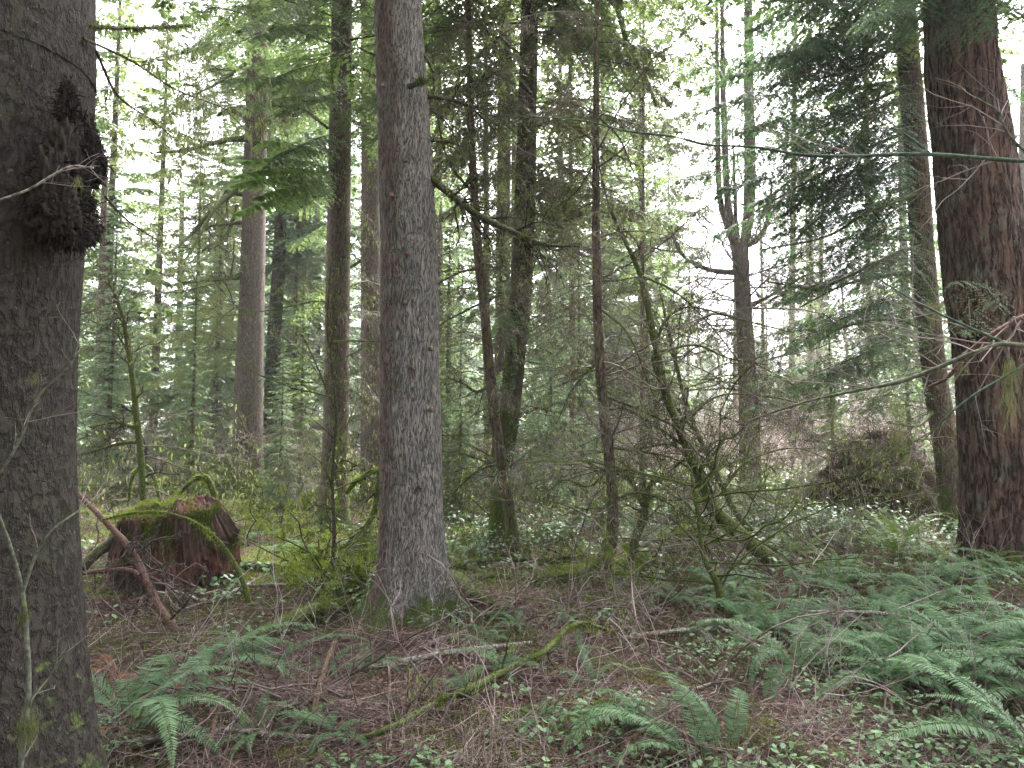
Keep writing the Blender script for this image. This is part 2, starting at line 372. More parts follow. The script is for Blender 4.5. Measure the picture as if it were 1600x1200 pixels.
M['hem_blue'] = leafmat('hem_blue', ((.055, .095, .04), (.115, .175, .085), (.2, .275, .14)), .5, .5)
M['fir_dark'] = leafmat('fir_dark', ((.02, .048, .018), (.045, .095, .034), (.10, .18, .06)), .5, .5, .4)
M['fir_olive'] = leafmat('fir_olive', ((.035, .05, .018), (.08, .11, .04), (.16, .19, .07)), .5, .45)
M['lichen'] = leafmat('lichen', ((.09, .11, .035), (.17, .20, .065), (.28, .32, .12)), .8, .4, .1)
M['moss'] = leafmat('moss', ((.03, .045, .010), (.07, .10, .018), (.14, .185, .035)), .9, .35, .1)
M['moss_bright'] = leafmat('moss_bright', ((.06, .09, .012), (.13, .19, .025), (.24, .31, .05)), .9, .4, .1)
M['fern'] = leafmat('fern', ((.032, .078, .03), (.075, .15, .062), (.15, .25, .12)), .5, .4, .25)
M['fern_y'] = leafmat('fern_y', ((.05, .10, .02), (.10, .17, .03), (.17, .24, .05)), .42, .4, .5)
M['fern_dead'] = leafmat('fern_dead', ((.10, .045, .022), (.20, .095, .05), (.30, .16, .09)), .8, .3, .2)
M['salal'] = leafmat('salal', ((.04, .09, .03), (.085, .17, .06), (.15, .27, .11)), .5, .3, .4)
M['litter'] = leafmat('litter', ((.035, .018, .014), (.09, .05, .04), (.19, .12, .095)), .8, 0, .2)
M['litter_leaf'] = leafmat('litter_leaf', ((.06, .03, .022), (.14, .078, .056), (.28, .19, .145)), .7, .15, .3)
M['burl'] = leafmat('burl', ((.010, .008, .007), (.024, .019, .015), (.055, .044, .034)), .9, 0, .15)
M['root'] = leafmat('root', ((.022, .012, .009), (.055, .031, .023), (.12, .072, .055)), .85, 0, .2)
# ground
def groundmat():
    m, t, p, out = newmat('forest_floor'); g = N(t, 'ShaderNodeNewGeometry'); ps = g.outputs['Position']
    a = tex(t, 'Noise', 1.1, ps, Detail=5., Roughness=.6); b = tex(t, 'Noise', 38., ps, Detail=5., Roughness=.75); c = tex(t, 'Voronoi', 55., ps, feature='F1')
    d = tex(t, 'Noise', .55, ps, Detail=4.)
    soil = mixc(t, smooth(t, b.outputs[0], .35, .68), (.018, .010, .008), (.105, .062, .048))
    soil = mixc(t, math_(t, 'MULTIPLY', smooth(t, c.outputs['Distance'], .0, .5), .5), soil, (.08, .05, .042))
    mo = mixc(t, smooth(t, b.outputs[0], .35, .65), (.03, .048, .010), (.13, .18, .03))
    sy = N(t, 'ShaderNodeSeparateXYZ'); t.links.new(ps, sy.inputs[0])
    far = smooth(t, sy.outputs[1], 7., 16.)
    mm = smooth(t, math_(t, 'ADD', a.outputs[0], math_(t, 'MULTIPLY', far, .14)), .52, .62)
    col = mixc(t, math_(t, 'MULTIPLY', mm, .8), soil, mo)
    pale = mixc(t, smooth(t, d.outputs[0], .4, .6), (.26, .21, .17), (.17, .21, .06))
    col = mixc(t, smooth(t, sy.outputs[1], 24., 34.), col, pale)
    t.links.new(col, p.inputs['Base Color']); p.inputs['Roughness'].default_value = .95; p.inputs['Specular IOR Level'].default_value = .15
    bp = N(t, 'ShaderNodeBump'); bp.inputs['Strength'].default_value = .8; bp.inputs['Distance'].default_value = .03
    t.links.new(b.outputs[0], bp.inputs['Height']); t.links.new(bp.outputs[0], p.inputs['Normal']); return m
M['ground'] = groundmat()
# ---------------------------------------------------------------- ground
xs = np.concatenate([-np.geomspace(14, 420, 70)[::-1], np.linspace(-13.9, 13.9, 420), np.geomspace(14, 420, 70)])
ys = np.concatenate([-np.geomspace(1, 60, 16)[::-1], np.linspace(-.8, 1.9, 16), np.linspace(2, 18, 400), np.geomspace(18.1, 700, 150)])
X, Y = np.meshgrid(xs, ys); Z = H(X, Y)
g = Geo(); ny, nx = X.shape; i, j = np.meshgrid(np.arange(ny-1), np.arange(nx-1), indexing='ij')
g.add(np.stack([X, Y, Z], -1), np.stack([i*nx+j, i*nx+j+1, (i+1)*nx+j+1, (i+1)*nx+j], -1).reshape(-1, 4), 0, True)
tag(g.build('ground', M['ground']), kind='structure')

# ---------------------------------------------------------------- trunks
def bark_disp(amp, fx, fz, seed, flare=0., fh=.3, lobes=None, base_z=0.):
    def f(th, s, pos):
        q = noise(pos[..., 0]*fx, pos[..., 1]*fx, pos[..., 2]*fz, seed); q2 = noise(pos[..., 0]*fx*2.1, pos[..., 1]*fx*2.1, pos[..., 2]*fz*2.3, seed+5)
        r = (1-np.abs(2*q-1))*.65+(1-np.abs(2*q2-1))*.35
        o = (r-.6)*amp*2+(fbm(pos[..., 0]*2.2, pos[..., 1]*2.2, pos[..., 2]*.9, 2, seed+9)-.5)*amp*3
        if flare:
            hgt = np.maximum(pos[..., 2]-base_z, -.1)
            lb = np.zeros_like(th)
            for a, wd, am in lobes: lb = lb+am*np.exp(-((np.angle(np.exp(1j*(th-a))))/wd)**2)
            o = o+flare*np.exp(-hgt/fh)*(.35+lb)
        return o
    return f
def px_path(pts, Y, dY=0.):
    'pts: (px,py[,Y]) from base upward'
    return np.array([WY(q[0], q[1], q[2] if len(q) > 2 else Y) for q in pts])
def make_trunk(root, base, P, rad, mat, sides=32, rings=160, amp=.006, fx=14, fz=3, seed=1, flare=0., fh=.25, lobes=((0, .5, 1), (2, .5, 1), (4, .5, 1)), name='trunk'):
    g = Geo(); pts, r, V = sweep(g, P, rad, sides, rings, bark_disp(amp, fx, fz, seed, flare, fh, lobes, base[2]))
    o = g.build(name, mat, root, base=base); return o, pts, r
def moss_fuzz(root, base, pts, r, n, zmax, L=.03, W=.004, mat='moss', name='moss', down=0.2, rg=rng):
    k = pts[:, 2]-base[2] < zmax; g = Geo(); fuzz(g, pts[k], r[k], n, L, W, rg, 0, 0, down)
    return g.build(name, M[mat], root, base=base)

def up_from(P, r, ztop, rtop):
    ztop = 24 if ztop in (15, 11) else ztop
    P = list(P); r = list(r); d = nrm(P[-1]-P[-2]); 
    while P[-1][2] < ztop: P.append(P[-1]+d*3.5+np.array([0, 0, 0])); r.append(max(rtop, r[-1]*.9))
    return np.array(P), np.array(r)

def bough(geo, o, e, rg, Lb=.5, dens=1., leafL=.07, leafW=.012, mat=0, wmat=1, hangf=.3, sag=.15, wood=.008, thin=.1):
    o = np.asarray(o, float); e = np.asarray(e, float); d = e-o; L = np.linalg.norm(d); z = np.array([0, 0, 1.])
    d2 = d+z*sag*L
    return spray(geo, o, d2, np.linalg.norm(d2), rg, Lb, max(4, int(L*9*dens)), max(4, int(Lb*16*dens)), leafL, leafW, sag, hangf, wood, mat, wmat, thin=thin)

def tree_points(base_px, base_py): p = G(base_px, base_py); return p

# ===== central big trunk
b = G(648, 950); Yc = b[1]
root = empty('conifer_tree', b); tag(root, 'thick grey and reddish brown trunk in the middle, with a flared mossy base', 'tree')
P = px_path([(652, 985), (649, 930), (646, 860), (643, 760), (641, 600), (639, 430), (632, 230), (621, 0)], Yc)
k = Yc/F
P, rd = up_from(P, np.array([56, 53, 50, 47.5, 46, 45, 42, 38])*k, 15, .16)
ct, cpts, cr = make_trunk(root, b, P, rd, M['bark_center'], 260, 1500, .010, 30, 5.0, 3, .16, .17, ((-.25, .32, 1.1), (.5, .2, .5), (1.2, .3, .5), (2.3, .25, .55), (3.2, .35, 1.0), (-1.2, .3, .8), (-2.1, .28, 1.0), (-2.7, .2, .6)))
CT, CTb = root, b
k2 = (cpts[:, 2]-b[2]) < .42
g = Geo(); rg = np.random.default_rng(5)
fuzz(g, cpts[k2], cr[k2]+.03+.16*np.exp(-(cpts[k2, 2]-b[2])/.17)*.4, 5000, .03, .0035, rg, 0, 0, .5)
g.build('moss', M['moss'], root, base=b)
def rootlimb(parent, base, pts, rad, mossn=600, mat='limb_mossy', name='root', mmat='moss', sides=12):
    g = Geo(); P = np.array(pts, float); pr, r, _ = sweep(g, P, rad, sides, len(P)*10, lambda th, s, pos: (fbm(pos[..., 0]*14, pos[..., 1]*14, pos[..., 2]*14, 2, 4)-.5)*np.mean(rad)*.5, close_base=True)
    o = g.build(name, M[mat], parent, base=base)
    if mossn:
        g = Geo(); fuzz(g, pr, r, mossn, .022, .0028, rng, 0, .5, .0); m = g.build('moss', M[mmat], o); m.location = -np.array(base, float) if parent is not None else (0, 0, 0)
    return o
def onG(l, lift=0.):
    out = []
    for q in l:
        p = G(q[0], q[1]); p[2] += (q[2] if len(q) > 2 else lift); out.append(p)
    return out
rootlimb(root, b, onG([(672, 925, .12), (712, 920, .09), (745, 938, .035), (775, 946, .0), (800, 950, -.03)]), [.11, .085, .055, .035, .02], 1500)
rootlimb(root, b, onG([(690, 885, .10), (728, 893, .06), (770, 905, .03), (830, 910, .01), (880, 915, -.02)]), [.07, .05, .035, .025, .015], 1200)
rootlimb(root, b, onG([(640, 930, .15), (636, 950, .08), (630, 968, .01), (625, 980, -.04)]), [.10, .075, .05, .03], 1500)
rootlimb(root, b, onG([(605, 930, .13), (585, 940, .07), (560, 955, .01), (545, 965, -.03)]), [.09, .065, .045, .025], 1500)
def dead_limb(parent, base, pts, rad, levels=2, nch=(7, 4), L=.5, rg=rng, mat='limb', name='branch', twigmat='twig_dark', lich=0, lichL=.05, mossn=0, grav=-.03, sides=8, wander=.25, side_ang=(30, 75), mossmat='moss'):
    'a limb along world points with side twigs, optional moss fuzz and lichen'
    g = Geo(); P = np.array(pts, float)
    pr, r, _ = sweep(g, P, rad, sides, len(P)*8, lambda th, s, pos: (fbm(pos[..., 0]*30, pos[..., 1]*30, pos[..., 2]*30, 2, 4)-.5)*np.mean(rad)*.5)
    allp = pr
    if levels:
        n0 = nch[0]; i = rg.integers(int(len(pr)*.15), len(pr), n0); T = nrm(np.gradient(pr, axis=0))[i]
        v = rg.normal(size=(n0, 3)); v = nrm(v-T*np.sum(v*T, 1, keepdims=True)); a = np.radians(rg.uniform(*side_ang, n0))[:, None]
        D = T*np.cos(a)+v*np.sin(a)
        S0, S1, A, B, tp = grow(pr[i], D, L*rg.uniform(.4, 1.2, n0), np.maximum(r[i]*.4, .0012), levels-1, list(nch[1:]) or 3, rg, wander=wander, grav=grav)
        g.segs(S0, S1, A, B, 1); allp = np.vstack([pr, tp])
    if lich:
        i = rg.integers(0, len(allp), lich); hang(g, allp[i]+rg.normal(0, .004, (lich, 3)), lichL, .004, rg, 2)
    o = g.build(name, [M[mat], M[twigmat], M['lichen']], parent, base=base)
    if mossn:
        g = Geo(); fuzz(g, pr, r, mossn, max(.012, np.mean(rad)*.8), .0025+np.mean(rad)*.05, rg, 0, .5, .1); mo = g.build('moss', M[mossmat], o)
        mo.location = -np.array(base, float) if parent is not None else (0, 0, 0)
    return o
def pxl(pts, Y): return [WY(q[0], q[1], q[2] if len(q) > 2 else Y) for q in pts]
kk = Yc/F
dead_limb(root, b, pxl([(668, 275, Yc), (700, 300, Yc-.1), (745, 335, Yc-.2), (800, 362, Yc-.3), (850, 382, Yc-.3), (905, 385, Yc-.4)], Yc), np.array([6, 6, 5.5, 4.5, 3, 1.5])*kk, 3, (26, 5, 3), .55, mossn=1500, lich=900, side_ang=(20, 55), grav=-.02)
dead_limb(root, b, pxl([(662, 150, Yc), (700, 155, Yc), (735, 168, Yc+.2), (770, 200, Yc+.4)], Yc), np.array([4, 3.5, 2.5, 1.5])*kk, 2, (12, 4), .5, lich=200, mossn=300)
dead_limb(root, b, pxl([(640, 135, Yc-.28), (655, 128, Yc-.4), (663, 126, Yc-.45)], Yc), np.array([5, 4, 2.5])*kk, 0, mossn=500, name='branch_stub')
dead_limb(root, b, pxl([(590, 88, Yc), (575, 82, Yc-.1), (562, 75, Yc-.15)], Yc), np.array([2, 1.8, 1])*kk, 0, name='branch_stub', mossn=0)
dead_limb(root, b, pxl([(662, 85, Yc), (672, 100, Yc-.05), (677, 112, Yc-.1)], Yc), np.array([3, 3, 2])*kk, 0, name='branch_stub')
dead_limb(root, b, pxl([(668, 220, Yc), (700, 222, Yc), (735, 232, Yc+.1)], Yc), np.array([2.5, 2, 1])*kk, 2, (9, 3), .3, lich=80)
dead_limb(root, b, pxl([(672, 170, Yc), (700, 195, Yc), (722, 240, Yc), (735, 290, Yc)], Yc), np.array([1.6, 1.5, 1.2, .7])*kk, 2, (9, 3), .4, lich=60)
for (x, y, l) in ((632, 472, 5), (598, 133, 3), (632, 250, 3), (612, 305, 3), (673, 640, 3), (645, 575, 2), (672, 545, 2), (655, 760, 3), (636, 395, 2)):
    dead_limb(root, b, pxl([(x, y, Yc-.26), (x+1, y+1, Yc-.30), (x+3, y+3, Yc-.30-l*.006)], Yc), np.array([4, 3, 1.8])*kk, 0, name='knot', mat='limb_red')

# ===== big dark trunk at left edge
Yl = 3.05; b = np.array([-2.25, Yl, float(H(-2.25, Yl))])
root = empty('conifer_tree', b); tag(root, 'massive dark trunk filling the left edge, with a black shaggy burl high on its side', 'tree')
kl = Yl/F
P = px_path([(-35, 1320), (-38, 1200), (-42, 1050), (-45, 900), (-50, 700), (-48, 500), (-42, 300), (-38, 100), (-36, 0)], Yl)
P, rd = up_from(P, np.array([172, 158, 148, 142, 142, 148, 158, 166, 166])*kl, 11, .3)
LT, LTb, LTP = root, b, P
make_trunk(root, b, P, rd, M['bark_left'], 260, 900, .008, 30, 14, 11, .05, .45, ((.0, .5, 1.0), (-1, .4, .6), (-1.9, .4, 1), (3, .4, 1), (1.7, .5, 1)))
g = Geo(); rg = np.random.default_rng(15)
lob = [((-85, 0), 0)]
def burl_cloud(cx, cy, rx, ry, Yb, n, Ls):
    c = WY(cx, cy, Yb); v = nrm(rg.normal(size=(n, 3))); rad = rg.uniform(.45, 1.05, n)[:, None]
    P_ = c+v*rad*np.array([rx*kl, rx*kl*.9, ry*kl]); d = nrm(v*.6+np.array([0, 0, -.7])+rg.normal(size=(n, 3))*.6)
    s = nrm(np.cross(d, rg.normal(size=(n, 3)))); g.blades(P_, d, s, Ls*rg.uniform(.4, 1.5, n), .0032, 1, .35)
    return c
def lump(cx, cy, rx, ry, Yb):
    c = WY(cx, cy, Yb); th, ph = np.meshgrid(np.linspace(0, 2*pi, 90, endpoint=False), np.linspace(0, pi, 64))
    v = np.stack([np.sin(ph)*np.cos(th), np.sin(ph)*np.sin(th), np.cos(ph)], -1)
    q = v*np.array([rx*kl, rx*kl*.9, ry*kl])*(.35+1.15*fbm(v[..., 0]*6+cx, v[..., 1]*6, v[..., 2]*2.5, 4, 2))[..., None]
    i, j = np.meshgrid(np.arange(63), np.arange(90), indexing='ij'); j2 = (j+1) % 90
    g.add(c+q, np.stack([i*90+j, (i+1)*90+j, (i+1)*90+j2, i*90+j2], -1).reshape(-1, 4), 0, True)
for a in ((124, 215, 26, 46, Yl-.02), (142, 255, 24, 44, Yl), (98, 240, 26, 56, Yl-.2), (78, 290, 26, 56, Yl-.28), (90, 335, 32, 44, Yl-.26), (132, 358, 24, 24, Yl-.08), (108, 368, 28, 20, Yl-.18), (105, 170, 14, 46, Yl-.18), (132, 325, 16, 30, Yl-.04), (112, 290, 26, 40, Yl-.15)):
    lump(a[0], a[1], a[2]*.95, a[3]*.95, a[4]); c_ = burl_cloud(*a, 700, .035); S = grow(np.repeat(c_[None], 9, 0), nrm(rg.normal(size=(9, 3))-[0, .5, .6]), rg.uniform(.05, .2, 9), .003, 1, [3], rg, wander=.4, grav=-.1); g.segs(*S[:4], 1)
g.build('burl', [M['burl'], M['burl']], root, base=b)
moss_fuzz(root, b, *(lambda p: (p, np.interp(p[:, 2], P[:, 2], rd)))(catmull(P, 300)), 9000, 1.6, .016, .0022, 'moss', down=.1)
dead_limb(root, b, pxl([(142, 42, Yl), (200, 44, Yl+.2), (250, 43, Yl+.4), (298, 40, Yl+.6)], Yl), np.array([3.5, 3, 2.4, 2])*kl, 1, (5,), .3, mossn=700, lich=60, lichL=.05)
dead_limb(root, b, pxl([(150, 80, Yl), (185, 150, Yl+.3), (240, 190, Yl+.6), (300, 240, Yl+.8), (390, 190, Yl+1.6)][:4], Yl), np.array([2.5, 2.2, 1.5, .8])*kl, 3, (12, 4, 3), .45, lich=500, lichL=.06, grav=-.04)
dead_limb(root, b, pxl([(130, 60, Yl), (205, 95, Yl+.4), (275, 140, Yl+.8), (340, 165, Yl+1.1), (392, 190, Yl+1.4)], Yl), np.array([2.4, 2.2, 1.8, 1.2, .8])*kl, 3, (14, 5, 3), .5, lich=700, lichL=.06, grav=-.04)
dead_limb(root, b, pxl([(165, 308, Yl), (200, 345, Yl+.2), (250, 378, Yl+.5)], Yl), np.array([2, 1.6, 1])*kl, 2, (6, 3), .3, lich=60)

# ===== big furrowed trunk at the right
b = G(1585, 905); b[1] = 8.6; b = WY(1592, 900, 8.6); b[2] = float(H(b[0], b[1])); Yr = 8.6; kr = Yr/F
root = empty('conifer_tree', b); tag(root, 'stout dark red brown trunk with deeply furrowed bark at the right edge', 'tree'); RT = root; RTb = b
P = px_path([(1600, 925), (1590, 860), (1578, 760), (1562, 600), (1541, 430), (1522, 250), (1505, 120), (1497, 0)], Yr)
P, rd = up_from(P, np.array([84, 72, 64, 60, 57, 54, 51, 48])*kr, 15, .2)
RTP = P
make_trunk(root, b, P, rd, M['bark_right'], 240, 900, .024, 14, 2.2, 21, .14, .25, ((0, .5, 1), (-1.5, .5, 1), (3, .5, 1), (-2.4, .3, .8), (1.5, .5, 1)))

# ===== other standing trees: (label, photo path base->top, base pixel, half widths px, material)
def tree(label, path, hw, mat, name='conifer_tree', Yb=None, sides=40, rings=240, amp=.006, flare=.06, ztop=24, group=None, fx=16, fz=4, seed=1, cat='tree'):
    b = G(*path[0]) if Yb is None else WY(path[0][0], path[0][1], Yb)
    if Yb is not None: b[2] = float(H(b[0], b[1]))
    Yt = b[1]; root = empty(name, b); tag(root, label, cat, group)
    k = Yt/F
    pp = [(path[0][0], path[0][1]+25)]+list(path); hh = [hw[0]]+list(hw)
    P = px_path(pp, Yt); P[0][2] = b[2]-.15
    P, rd = up_from(P, np.array(hh)*k, ztop, hw[-1]*k*.6)
    make_trunk(root, b, P, rd, M[mat], sides, rings, amp, fx, fz, seed, flare, .22)
    return root, b, Yt, k, P, rd
T_ = {}
T_['A'] = tree('smooth pale trunk left of centre, behind the red rotten stump', [(387, 775), (388, 640), (394, 450), (400, 200), (405, 0)], (24, 22, 19, 17, 15), 'bark_hemlock', seed=31, sides=64, rings=400)
T_['B'] = tree('slender brown trunk second to the left of the thick central one', [(520, 822), (524, 700), (527, 500), (530, 300), (535, 0)], (23, 20, 19, 18, 16), 'bark_dark', seed=32, sides=56, rings=400)
T_['Cc'] = tree('grey trunk half hidden just behind the left side of the thick central one', [(583, 785), (582, 640), (580, 450), (578, 200), (576, 0)], (20, 18, 16, 14, 12), 'bark_hemlock', seed=33)
T_['D6'] = tree('thin dark trunk with broken reddish base, right of the smooth pale trunk', [(424, 705), (427, 560), (436, 400), (442, 250), (446, 0)], (13, 11, 9.5, 8, 6), 'bark_dark', seed=34, Yb=27)
T_['S7'] = tree('thin leaning brown stem crossing in front of the mossy trunk', [(803, 872), (796, 800), (778, 690), (766, 590), (756, 480), (745, 370), (736, 200), (732, 40)], (11, 8.5, 8, 8, 7.5, 7, 5.5, 4.5), 'bark_dark', seed=35, flare=.04, ztop=8)
T_['E'] = tree('moss coated trunk right of the thick central one, curving at its foot', [(778, 838), (783, 750), (797, 640), (806, 540), (815, 440), (822, 250), (828, 0)], (15, 14, 16, 17, 17, 16, 14), 'bark_mossy', seed=36, Yb=10.9)
T_['E2'] = tree('paler straight trunk directly behind the moss coated one', [(778, 800), (783, 600), (786, 400), (788, 200), (789, 0)], (13, 12, 11.5, 10.5, 9.5), 'bark_dark', seed=37, Yb=15)
T_['F'] = tree('slim reddish stem with kinked foot, midway across the right half', [(925, 905), (953, 850), (957, 765), (944, 650), (936, 540), (932, 400), (931, 250), (932, 40)], (14, 9, 8, 8, 7, 6, 5, 4), 'bark_dark', seed=38, flare=.05, ztop=8)
T_['Hh'] = tree('straight dark trunk just left of the furrowed one, beside the root mound', [(1497, 830), (1480, 700), (1462, 600), (1444, 420), (1430, 220), (1412, 0)], (25, 20, 18, 17, 17, 16), 'bark_dark', seed=39, sides=56, rings=400)
T_['K'] = tree('candelabra trunk against the bright gap, splitting into upright stems', [(1172, 768), (1170, 640), (1163, 500), (1158, 420), (1155, 385)], (17, 15, 12.5, 12, 13), 'bark_hemlock', seed=40, ztop=1)
root, b, Yk, kk_, _, _ = T_['K']
for pts, rr_ in (([(1153, 395), (1136, 350), (1124, 300), (1121, 180), (1120, 60), (1119, -60)], [7, 6, 4.5, 4, 3, 2]),
                 ([(1155, 390), (1142, 345), (1136, 300), (1131, 180), (1129, 80), (1128, -60)], [7, 6, 5.5, 5, 4, 3]),
                 ([(1160, 390), (1171, 340), (1174, 250), (1172, 150), (1172, 60), (1171, -60)], [8, 7, 7, 6, 5, 3]),
                 ([(1160, 392), (1166, 330), (1167, 240), (1166, 120), (1165, 40), (1164, -40)], [6, 5, 4.5, 4, 3, 2]),
                 ([(1154, 385), (1149, 330), (1147, 260), (1144, 200)], [4, 3, 2, 1.2]),
                 ([(1162, 385), (1182, 375), (1196, 355), (1203, 320), (1206, 285)], [5, 5, 4, 3, 1.5]),
                 ([(1158, 425), (1120, 424), (1085, 412), (1062, 392), (1048, 360)], [5, 4, 3.5, 3, 2]),
                 ([(1163, 500), (1120, 490), (1095, 500), (1065, 525)], [3, 2.5, 2, 1]),
                 ([(1172, 480), (1215, 455), (1260, 430), (1290, 425)], [3, 2.5, 2, 1])):
    dead_limb(root, b, pxl(pts, Yk), np.array(rr_)*kk_, 2, (12, 4), 1.0, mat='bark_hemlock' if rr_[0] > 5 else 'limb', name='stem' if pts[-1][1] < 100 else 'branch', lich=120, lichL=.08, sides=10)

# long mossy dead limbs on the standing trees
def limbs(key, lst, lich=150, mossn=400, **kw):
    root, b, Yt, k, _, _ = T_[key]
    for pts, r0 in lst:
        pts = [(q[0], q[1], Yt+(q[2] if len(q) > 2 else 0)) for q in pts]
        n = len(pts); dead_limb(root, b, pxl(pts, Yt), np.linspace(r0, r0*.35, n)*k, 3, kw.get('nch', (8, 4, 3)), kw.get('L', .6)*Yt/12, lich=lich, lichL=.05*Yt/10, mossn=mossn, mat='limb_mossy')
limbs('A', [([(378, 432), (340, 436, -1), (285, 442, -2)], 5), ([(385, 305), (350, 300), (335, 325, -1), (300, 390, -2), (270, 430, -3)], 4), ([(383, 215), (340, 222, -1), (290, 235, -2), (245, 238, -3)], 4.5),
            ([(378, 348), (335, 352, -1), (320, 360, -1)], 3), ([(378, 290), (330, 330, -1), (300, 365, -1.5), (265, 395, -3)], 4), ([(372, 320), (355, 365), (325, 385, -1), (315, 395, -1)], 3), ([(383, 100), (340, 130, -1), (300, 150, -2)], 3)])
limbs('B', [([(515, 300), (490, 308, -1), (470, 295, -2), (430, 285, -3)], 2.5), ([(512, 200), (470, 170, -1), (420, 165, -2)], 2.5), ([(538, 450), (575, 440, 1), (610, 455, 2)], 2), ([(515, 610), (480, 560, 1), (440, 520, 2)], 2)])
limbs('E', [([(800, 655), (850, 640, .3), (900, 700, .5), (950, 760, .6)], 4), ([(830, 200), (880, 190), (940, 230), (1000, 260)], 3), ([(815, 450), (760, 470), (700, 500), (680, 515)], 2.5), ([(790, 720), (740, 740), (690, 790), (670, 800)], 2.5),
            ([(830, 100), (780, 60), (720, 30), (680, 10)], 3), ([(826, 330), (880, 345), (940, 330), (1000, 380), (1060, 395)], 3), ([(828, 20), (860, 0), (900, 10), (925, 40)], 5), ([(832, -150), (900, -110), (950, -30), (985, 80), (1008, 120), (1025, 165)], 6)])
limbs('S7', [([(770, 600), (745, 612), (725, 600), (700, 590)], 3), ([(738, 300), (700, 250), (680, 160), (675, 60)], 2.5), ([(748, 420), (720, 425), (690, 440), (670, 450)], 2.2), ([(734, 150), (770, 100), (800, 90)], 2)])
limbs('F', [([(958, 700), (1000, 705), (1060, 720), (1100, 760)], 2.4), ([(948, 620), (1000, 640), (1050, 665), (1075, 690)], 2.4), ([(940, 560), (900, 600), (870, 660)], 2), ([(935, 480), (980, 520), (1010, 590), (1030, 640)], 2), ([(932, 250), (900, 300), (860, 330)], 2),
            ([(955, 730), (920, 760), (880, 750), (850, 780)], 2), ([(960, 780), (1000, 770), (1050, 790), (1100, 840)], 2.6), ([(932, 180), (970, 220), (1000, 300)], 2)], nch=(14, 5, 3), L=.7, lich=500)
limbs('Hh', [([(1450, 425), (1390, 430, -.5), (1320, 445, -1), (1250, 480, -1.3)], 3), ([(1445, 380), (1370, 410, -1), (1280, 450, -1), (1200, 440, -1.5)], 2.6), ([(1455, 520), (1400, 500, -.5), (1320, 510, -1), (1270, 540, -1)], 3), ([(1440, 300), (1360, 330, -1), (1290, 370, -1), (1190, 390, -2)], 3),
             ([(1460, 640), (1435, 665, -.5), (1390, 660, -.7)], 3), ([(1432, 200), (1360, 230, -.5), (1250, 290, -1), (1180, 330, -1.4)], 3), ([(1425, 130), (1340, 170, -.5), (1260, 210, -1)], 3), ([(1420, 60), (1330, 110, -.5), (1240, 130, -1)], 3)], mossn=200)
limbs('Cc', [([(590, 730), (565, 725), (535, 735), (500, 760)], 4), ([(575, 400), (540, 420), (510, 410)], 3)])
# ===== foliage boughs on near trees
def boughs(key, lst, mat, Lb=.55, dens=1., leafL=.06, leafW=.009, hangf=.3, sag=.15, name='crown', wm='twig_dark', wood=.007, thin=.1, seed=1):
    root, b, Yt, k, P, rd = T_[key] if isinstance(key, str) else key
    rg = np.random.default_rng(seed); g = Geo()
    for q in lst:
        o = WY(q[0], q[1], Yt+(q[4] if len(q) > 4 else 0)); e = WY(q[2], q[3], Yt+(q[5] if len(q) > 5 else 0))
        bough(g, o, e, rg, Lb*(q[6] if len(q) > 6 else 1), dens, leafL, leafW, 0, 1, hangf, sag, wood, thin)
    return g.build(name, [M[mat], M[wm]], root, base=b)
def fan(x, y0, y1, n, dx, dyr, dY, seed, trunk_lean=0):
    rg = np.random.default_rng(seed); out = []
    for i in range(n):
        y = y0+(y1-y0)*(i+.5)/n; s = rg.choice([-1, 1]) if dx[0] < 0 else 1
        ln = rg.uniform(abs(dx[0]), abs(dx[1])); a = rg.uniform(*dY)
        d = dx[2] if len(dx) > 2 else s
        out.append((x, y, x+d*ln if d else x+rg.choice([-1, 1])*ln, y+rg.uniform(*dyr), 0, a))
    return out
# bright hemlock boughs before the two left trunks
boughs('B', [(512, 262, 385, 252, 0, -3.5), (512, 285, 366, 290, 0, -3.8, .8), (512, 300, 368, 335, 0, -3.4, .8), (514, 290, 400, 310, 0, -3.), (514, 245, 400, 220, 0, -3.), (512, 270, 375, 275, 0, -3.7)], 'hem_bright', .6, 2.2, .055, .013, .35, .1, seed=2)
boughs('B', fan(530, -220, 230, 52, (60, 190, 0), (-30, 90), (-5, 2), 3), 'hem', .6, 1.5, .06, .012, .35, .12, seed=3)
boughs('A', fan(402, -260, 200, 26, (60, 200, 0), (0, 110), (-3, 3), 4), 'hem', .8, 1.0, .08, .014, .4, .15, seed=4)
boughs('Cc', fan(578, -200, 420, 22, (50, 170, 0), (0, 100), (-1, 4), 5), 'hem', .9, .9, .09, .015, .4, .15, seed=5)
boughs('E', fan(826, -220, 330, 60, (60, 240, 0), (0, 110), (-2.5, 2), 6), 'fir_olive', .7, 1.4, .075, .015, .55, .15, thin=.25, seed=6)
boughs('E', fan(812, 330, 700, 30, (30, 130, 0), (10, 80), (-1.5, 1.5), 7), 'hem_blue', .55, 1.3, .065, .012, .7, .15, thin=.2, seed=7, name='lower_sprays')
boughs('Hh', fan(1425, -240, 280, 92, (90, 340, -1), (10, 140), (-2.4, 2.5), 8), 'fir_dark', .8, 1.35, .065, .009, .4, .15, seed=8)
boughs('Hh', fan(1440, 240, 580, 46, (80, 270, -1), (40, 110), (-2, 1), 9), 'fir_dark', .7, 1.3, .06, .008, .4, .15, thin=.25, seed=9)
boughs('Hh', fan(1425, -300, 500, 12, (60, 200, 1), (10, 120), (-2, 3), 10), 'fir_dark', .8, 1.1, .06, .012, .4, .15, seed=10)
boughs((RT, RTb, Yr, kr, 0, 0), fan(1500, -200, 20, 26, (40, 170, 0), (20, 110), (-3.5, 0), 11), 'fir_dark', .7, 1.4, .05, .009, .4, .15, seed=11)
